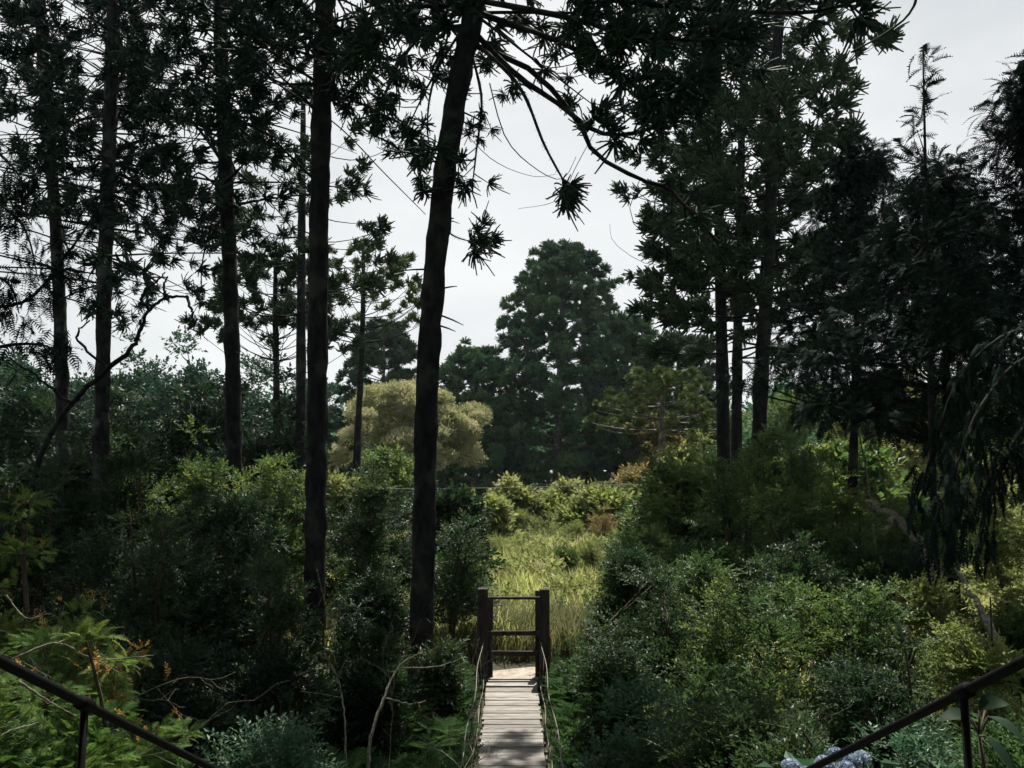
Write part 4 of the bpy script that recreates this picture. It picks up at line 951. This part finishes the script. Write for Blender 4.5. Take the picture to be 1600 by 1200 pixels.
# ------------------------------------------------------------------ hydrangea and broad leaved plant, bottom right
def hydrangea():
    global rng
    rng = np.random.default_rng(610); b = G(P(1300, 1190, 4.2)[0], 4.2); root = thing('hydrangea', 'hydrangea with pale blue flower heads at the bottom edge', 'shrub', b)
    lt = leaf_t(1, .62, .1); st, lf = MB(), MB(); fl = [(1236, 1199, 4.1), (1288, 1194, 4.2), (1307, 1181, 4.35), (1331, 1190, 4.3), (1322, 1203, 4.1), (1347, 1186, 4.45), (1259, 1212, 4.1)]
    for q in fl:
        c = P(*q); st.tube(spline([b + np.array([U(-.1, .1), U(-.1, .1), 0]), (b + c) / 2 + rng.normal(size=3) * .05, c], 8), 0.006, 5)
        n = 70; d = sphere_dirs(n); d[:, 2] = np.abs(d[:, 2]) * 0.9 - 0.1; mb = MB()
        for k in range(4):
            dd = nrm(np.cross(d, sphere_dirs(n))) + d * 0.25; mb.inst(leaf_t(0.019, .8 * .019, .1), frames(dd), c + d * 0.042)
        mb.build('flower_head', M['hyd'], root, b)
        n = 14; d = sphere_dirs(n); d[:, 2] *= 0.4; lf.inst(lt, frames(d) * U(.07, .12, n)[:, None, None], c + np.array([0, 0, -.09]) + d * 0.05 + rng.normal(size=(n, 3)) * .04)
    st.build('stem', M['twig'], root, b); lf.build('foliage', M['shrub_blue'], root, b)
hydrangea()
shrub('bright blue green leafy bush at the bottom right behind the hydrangea', 1420, 1100, 4.6, 260, 620, M['shrub_blue'], None, n=24, per=46, size=0.17, tm=SPRIG)
shrub('bright green bush at the right edge under the right handrail', 1570, 1090, 3.9, 240, 621, M['fern'], None, n=22, per=44, size=0.17, tm=SPRIG)
def broadleaf():
    global rng
    rng = np.random.default_rng(630); b = G(P(1540, 1100, 2.9)[0], 2.9, -.05); root = thing('broad_leaf_plant', 'plant with large dark leaves in front of the right handrail post', 'plant', b)
    st = MB(); c0 = P(1530, 1150, 2.9); st.tube(spline([b, (b + c0) / 2 + np.array([.03, 0, 0]), c0], 8), np.linspace(.012, .006, 8), 6)
    tips = [((1530, 1110, 2.9), (1575, 1062, 2.85)), ((1545, 1120, 2.8), (1600, 1130, 2.7)), ((1520, 1125, 2.9), (1462, 1090, 2.9)), ((1540, 1150, 2.75), (1585, 1185, 2.65)), ((1540, 1105, 3.0), (1540, 1075, 3.1))]
    for a, t in tips:
        p0, p1 = P(*a), P(*t); st.tube(np.stack([c0, p0]), .004, 4); ax = p1 - p0; L = np.linalg.norm(ax); ax = ax / L; sd = nrm(np.cross(ax, np.array([0.2, -0.5, 0.9]))); up = np.cross(sd, ax)
        u = np.linspace(0, 1, 9); w = 0.21 * L * np.sin(math.pi * np.clip(u * .97 + .02, 0, 1)) ** .8; mid = p0 + ax * (u * L)[:, None] - np.array([0, 0, 1]) * (0.55 * L * u * u)[:, None]
        e = up * (0.25 * w)[:, None]; v = np.concatenate([mid, mid + sd * w[:, None] + e, mid - sd * w[:, None] + e]); f = []
        for i in range(8): f += [(i, i + 1, 10 + i), (i, 10 + i, 9 + i), (i + 1, i, 18 + i), (i + 1, 18 + i, 19 + i)]
        MB().add(v, f, True).build('leaf', M['broad'], root, b)
    st.build('stem', M['twig'], root, b)
broadleaf()

# ------------------------------------------------------------------ unseen foliage added behind and over the camera to cut sky light
def sky_block_foliage():
    global rng
    rng = np.random.default_rng(700); cb = MB(); n = 150
    x = U(-26, 26, n); y = U(-24, -3, n); z = U(2.5, 16, n); r = U(1.6, 3.0, n)
    over = 26; x[:over] = U(-13, 13, over); y[:over] = U(-4, 5, over); z[:over] = U(11, 15, over); r[:over] = U(1.4, 2.2, over)
    k = 120; idx = np.repeat(np.arange(n), k); d = sphere_dirs(n * k)
    scatter(cb, SPRIG_F, d + np.array([0, 0, .4]), np.stack([x, y, z], -1)[idx] + d * (r[idx] * U(0.5, 1, n * k) ** .5)[:, None], U(0.7, 1.2, n * k))
    tag(cb.build('sky_blocking_foliage', M['shrub_dark']), 'unseen foliage added around and behind the viewer to cut sky light', 'wood', kind='stuff')
sky_block_foliage()

# ------------------------------------------------------------------ saplings and bare twiggy shrubs that tangle the thickets
def sapling(label, px, top, Y, wpx, seed, mat, group, tm=None):
    g = np.random.default_rng(seed); b = ground_base(px, Y); t = P(px, top, Y); h = t[2] - b[2]; w = wpx / F * Y; cl, st = [], []
    for s in range(3):
        a = g.uniform(0, 6.28); dx, dy = 0.22 * w * math.cos(a), 0.22 * w * math.sin(a); hs = h * g.uniform(0.75, 1)
        st.append(([(0.1 * dx, 0.1 * dy, -.15), (dx * .5, dy * .5, hs * .5), (dx, dy, hs)], 0.012 * h + .012, 0.008))
        for k in range(12):
            u = g.uniform(0.3, 1.0); ph = g.uniform(0, 6.28); q = w * 0.38 * (1.15 - u) * g.uniform(0.3, 1.2)
            cl.append((dx * u + q * math.cos(ph), dy * u + q * math.sin(ph), hs * u + g.uniform(-.1, .1), 0.075 * w * g.uniform(.7, 1.5) + .08))
    return clump_tree('sapling', label, 'sapling', b, st, cl, 26, 0.15 + 0.010 * Y, tm or SPRIG, (M['twig'], mat), group, seed, up=0.1, shell=0.0, limb_r=0.012, part='foliage', squash=0.4)
for i, (px, top, Y, w, m, lab) in enumerate([
        (330, 655, 20, 150, 'shrub', 'sapling with lit leaves just left of the slender upright trunk'),
        (560, 700, 19, 130, 'shrub_dark', 'open dark sapling between the two main trunks'),
        (700, 790, 17, 170, 'shrub_dark', 'spreading dark sapling reaching right from behind the leaning trunk'),
        (250, 745, 12.5, 170, 'shrub_dark', 'dark sapling rising above the shaded hollow on the left'),
        (420, 850, 11.5, 150, 'shrub_dark', 'thin dark sapling left of the foot of the thickest trunk'),
        (580, 950, 12.2, 110, 'shrub_dark', 'dark sapling just left of the leaning trunk foot'),
        (700, 1000, 13.2, 70, 'shrub_dark', 'small sapling between the leaning trunk and the bridge ropes'),
        (120, 620, 23, 170, 'shrub_dark', 'tall dark sapling between the two leftmost trunks')]):
    sapling(lab, px, top, Y, w, 800 + i, M[m], 'saplings in the left thicket')
for i, (px, top, Y, w, m, lab) in enumerate([
        (1150, 690, 22, 150, 'shrub', 'sapling in front of the three right hand trunks'),
        (1235, 650, 21, 140, 'shrub', 'tall open sapling right of the three right hand trunks'),
        (1330, 715, 17, 160, 'shrub', 'sapling below the dark silhouette conifer'),
        (1000, 800, 21, 120, 'shrub', 'sapling at the right edge of the clearing'),
        (1090, 840, 15, 130, 'shrub', 'leafy sapling rising behind the hedge near the bridge'),
        (1420, 850, 13, 140, 'shrub_lime', 'lime leaved sapling beside the leaning log'),
        (1570, 820, 17, 140, 'shrub_lime', 'lime leaved sapling on the grassy bank at the right edge')]):
    sapling(lab, px, top, Y, w, 820 + i, M[m], 'saplings on the right')
def bare_shrub(label, px, top, Y, wpx, seed, mat, n=5, r=0.011):
    global rng
    rng = np.random.default_rng(seed); b = ground_base(px, Y); t = P(px, top, Y); h = t[2] - b[2]; w = wpx / F * Y; mb = MB()
    def grow(p, d, L, r, lev):
        k = 6; pts = [p]
        for _ in range(k - 1):
            d = nrm(d + rng.normal(size=3) * 0.22); pts.append(pts[-1] + d * L / (k - 1))
        pts = np.array(pts); mb.tube(pts, np.linspace(r, r * .55, k), 4, 0.1, cap=False)
        if lev:
            for _ in range(3): 
                i = rng.integers(2, k); grow(pts[i], nrm(d + rng.normal(size=3) * 0.65), L * U(.4, .7), r * .6, lev - 1)
    for _ in range(n):
        grow(b + np.array([U(-.1, .1) * w, U(-.1, .1) * w, -0.1]), nrm(np.array([U(-.5, .5) * w / h, U(-.4, .2), 1])), h * U(.5, .75), r, 3)
    return tag(mb.build('bare_shrub', mat, None, b), label, 'shrub', 'leafless shrubs')
bare_shrub('leafless shrub of fine pale twigs behind the mossy stick', 590, 985, 9.3, 190, 850, M['lichen'])
bare_shrub('leafless twiggy shrub in the shade left of the bridge posts', 655, 940, 13, 70, 851, M['twig'])
bare_shrub('leafless pale twigs tangled through the wattle at the left edge', 40, 900, 6.3, 240, 852, M['lichen'], 4, 0.008)
bare_shrub('leafless shrub between the hedge and the right bridge rope', 1190, 1040, 8.4, 200, 853, M['twig'], 5)

# ------------------------------------------------------------------ thin haze added to lift the dark tones, tinted teal
def haze():
    mb = MB(); v = np.array([[x, y, z] for x in (-270, 270) for y in (-70, 310) for z in (-4.0, 34.0)], float)
    f = [(0, 1, 3), (0, 3, 2), (4, 6, 7), (4, 7, 5), (0, 4, 5), (0, 5, 1), (2, 3, 7), (2, 7, 6), (0, 2, 6), (0, 6, 4), (1, 5, 7), (1, 7, 3)]
    mb.add(v, f); m = bpy.data.materials.new('haze'); m.use_nodes = True; n = m.node_tree; n.nodes.clear()
    out = n.nodes.new('ShaderNodeOutputMaterial'); pv = n.nodes.new('ShaderNodeVolumePrincipled')
    pv.inputs['Color'].default_value = (0.70, 0.92, 1.0, 1); pv.inputs['Density'].default_value = 0.00012; pv.inputs['Anisotropy'].default_value = 0.2
    n.links.new(pv.outputs[0], out.inputs['Volume'])
    tag(mb.build('haze', m), 'thin teal tinted haze added to lift the dark tones', 'haze', kind='stuff')
haze()
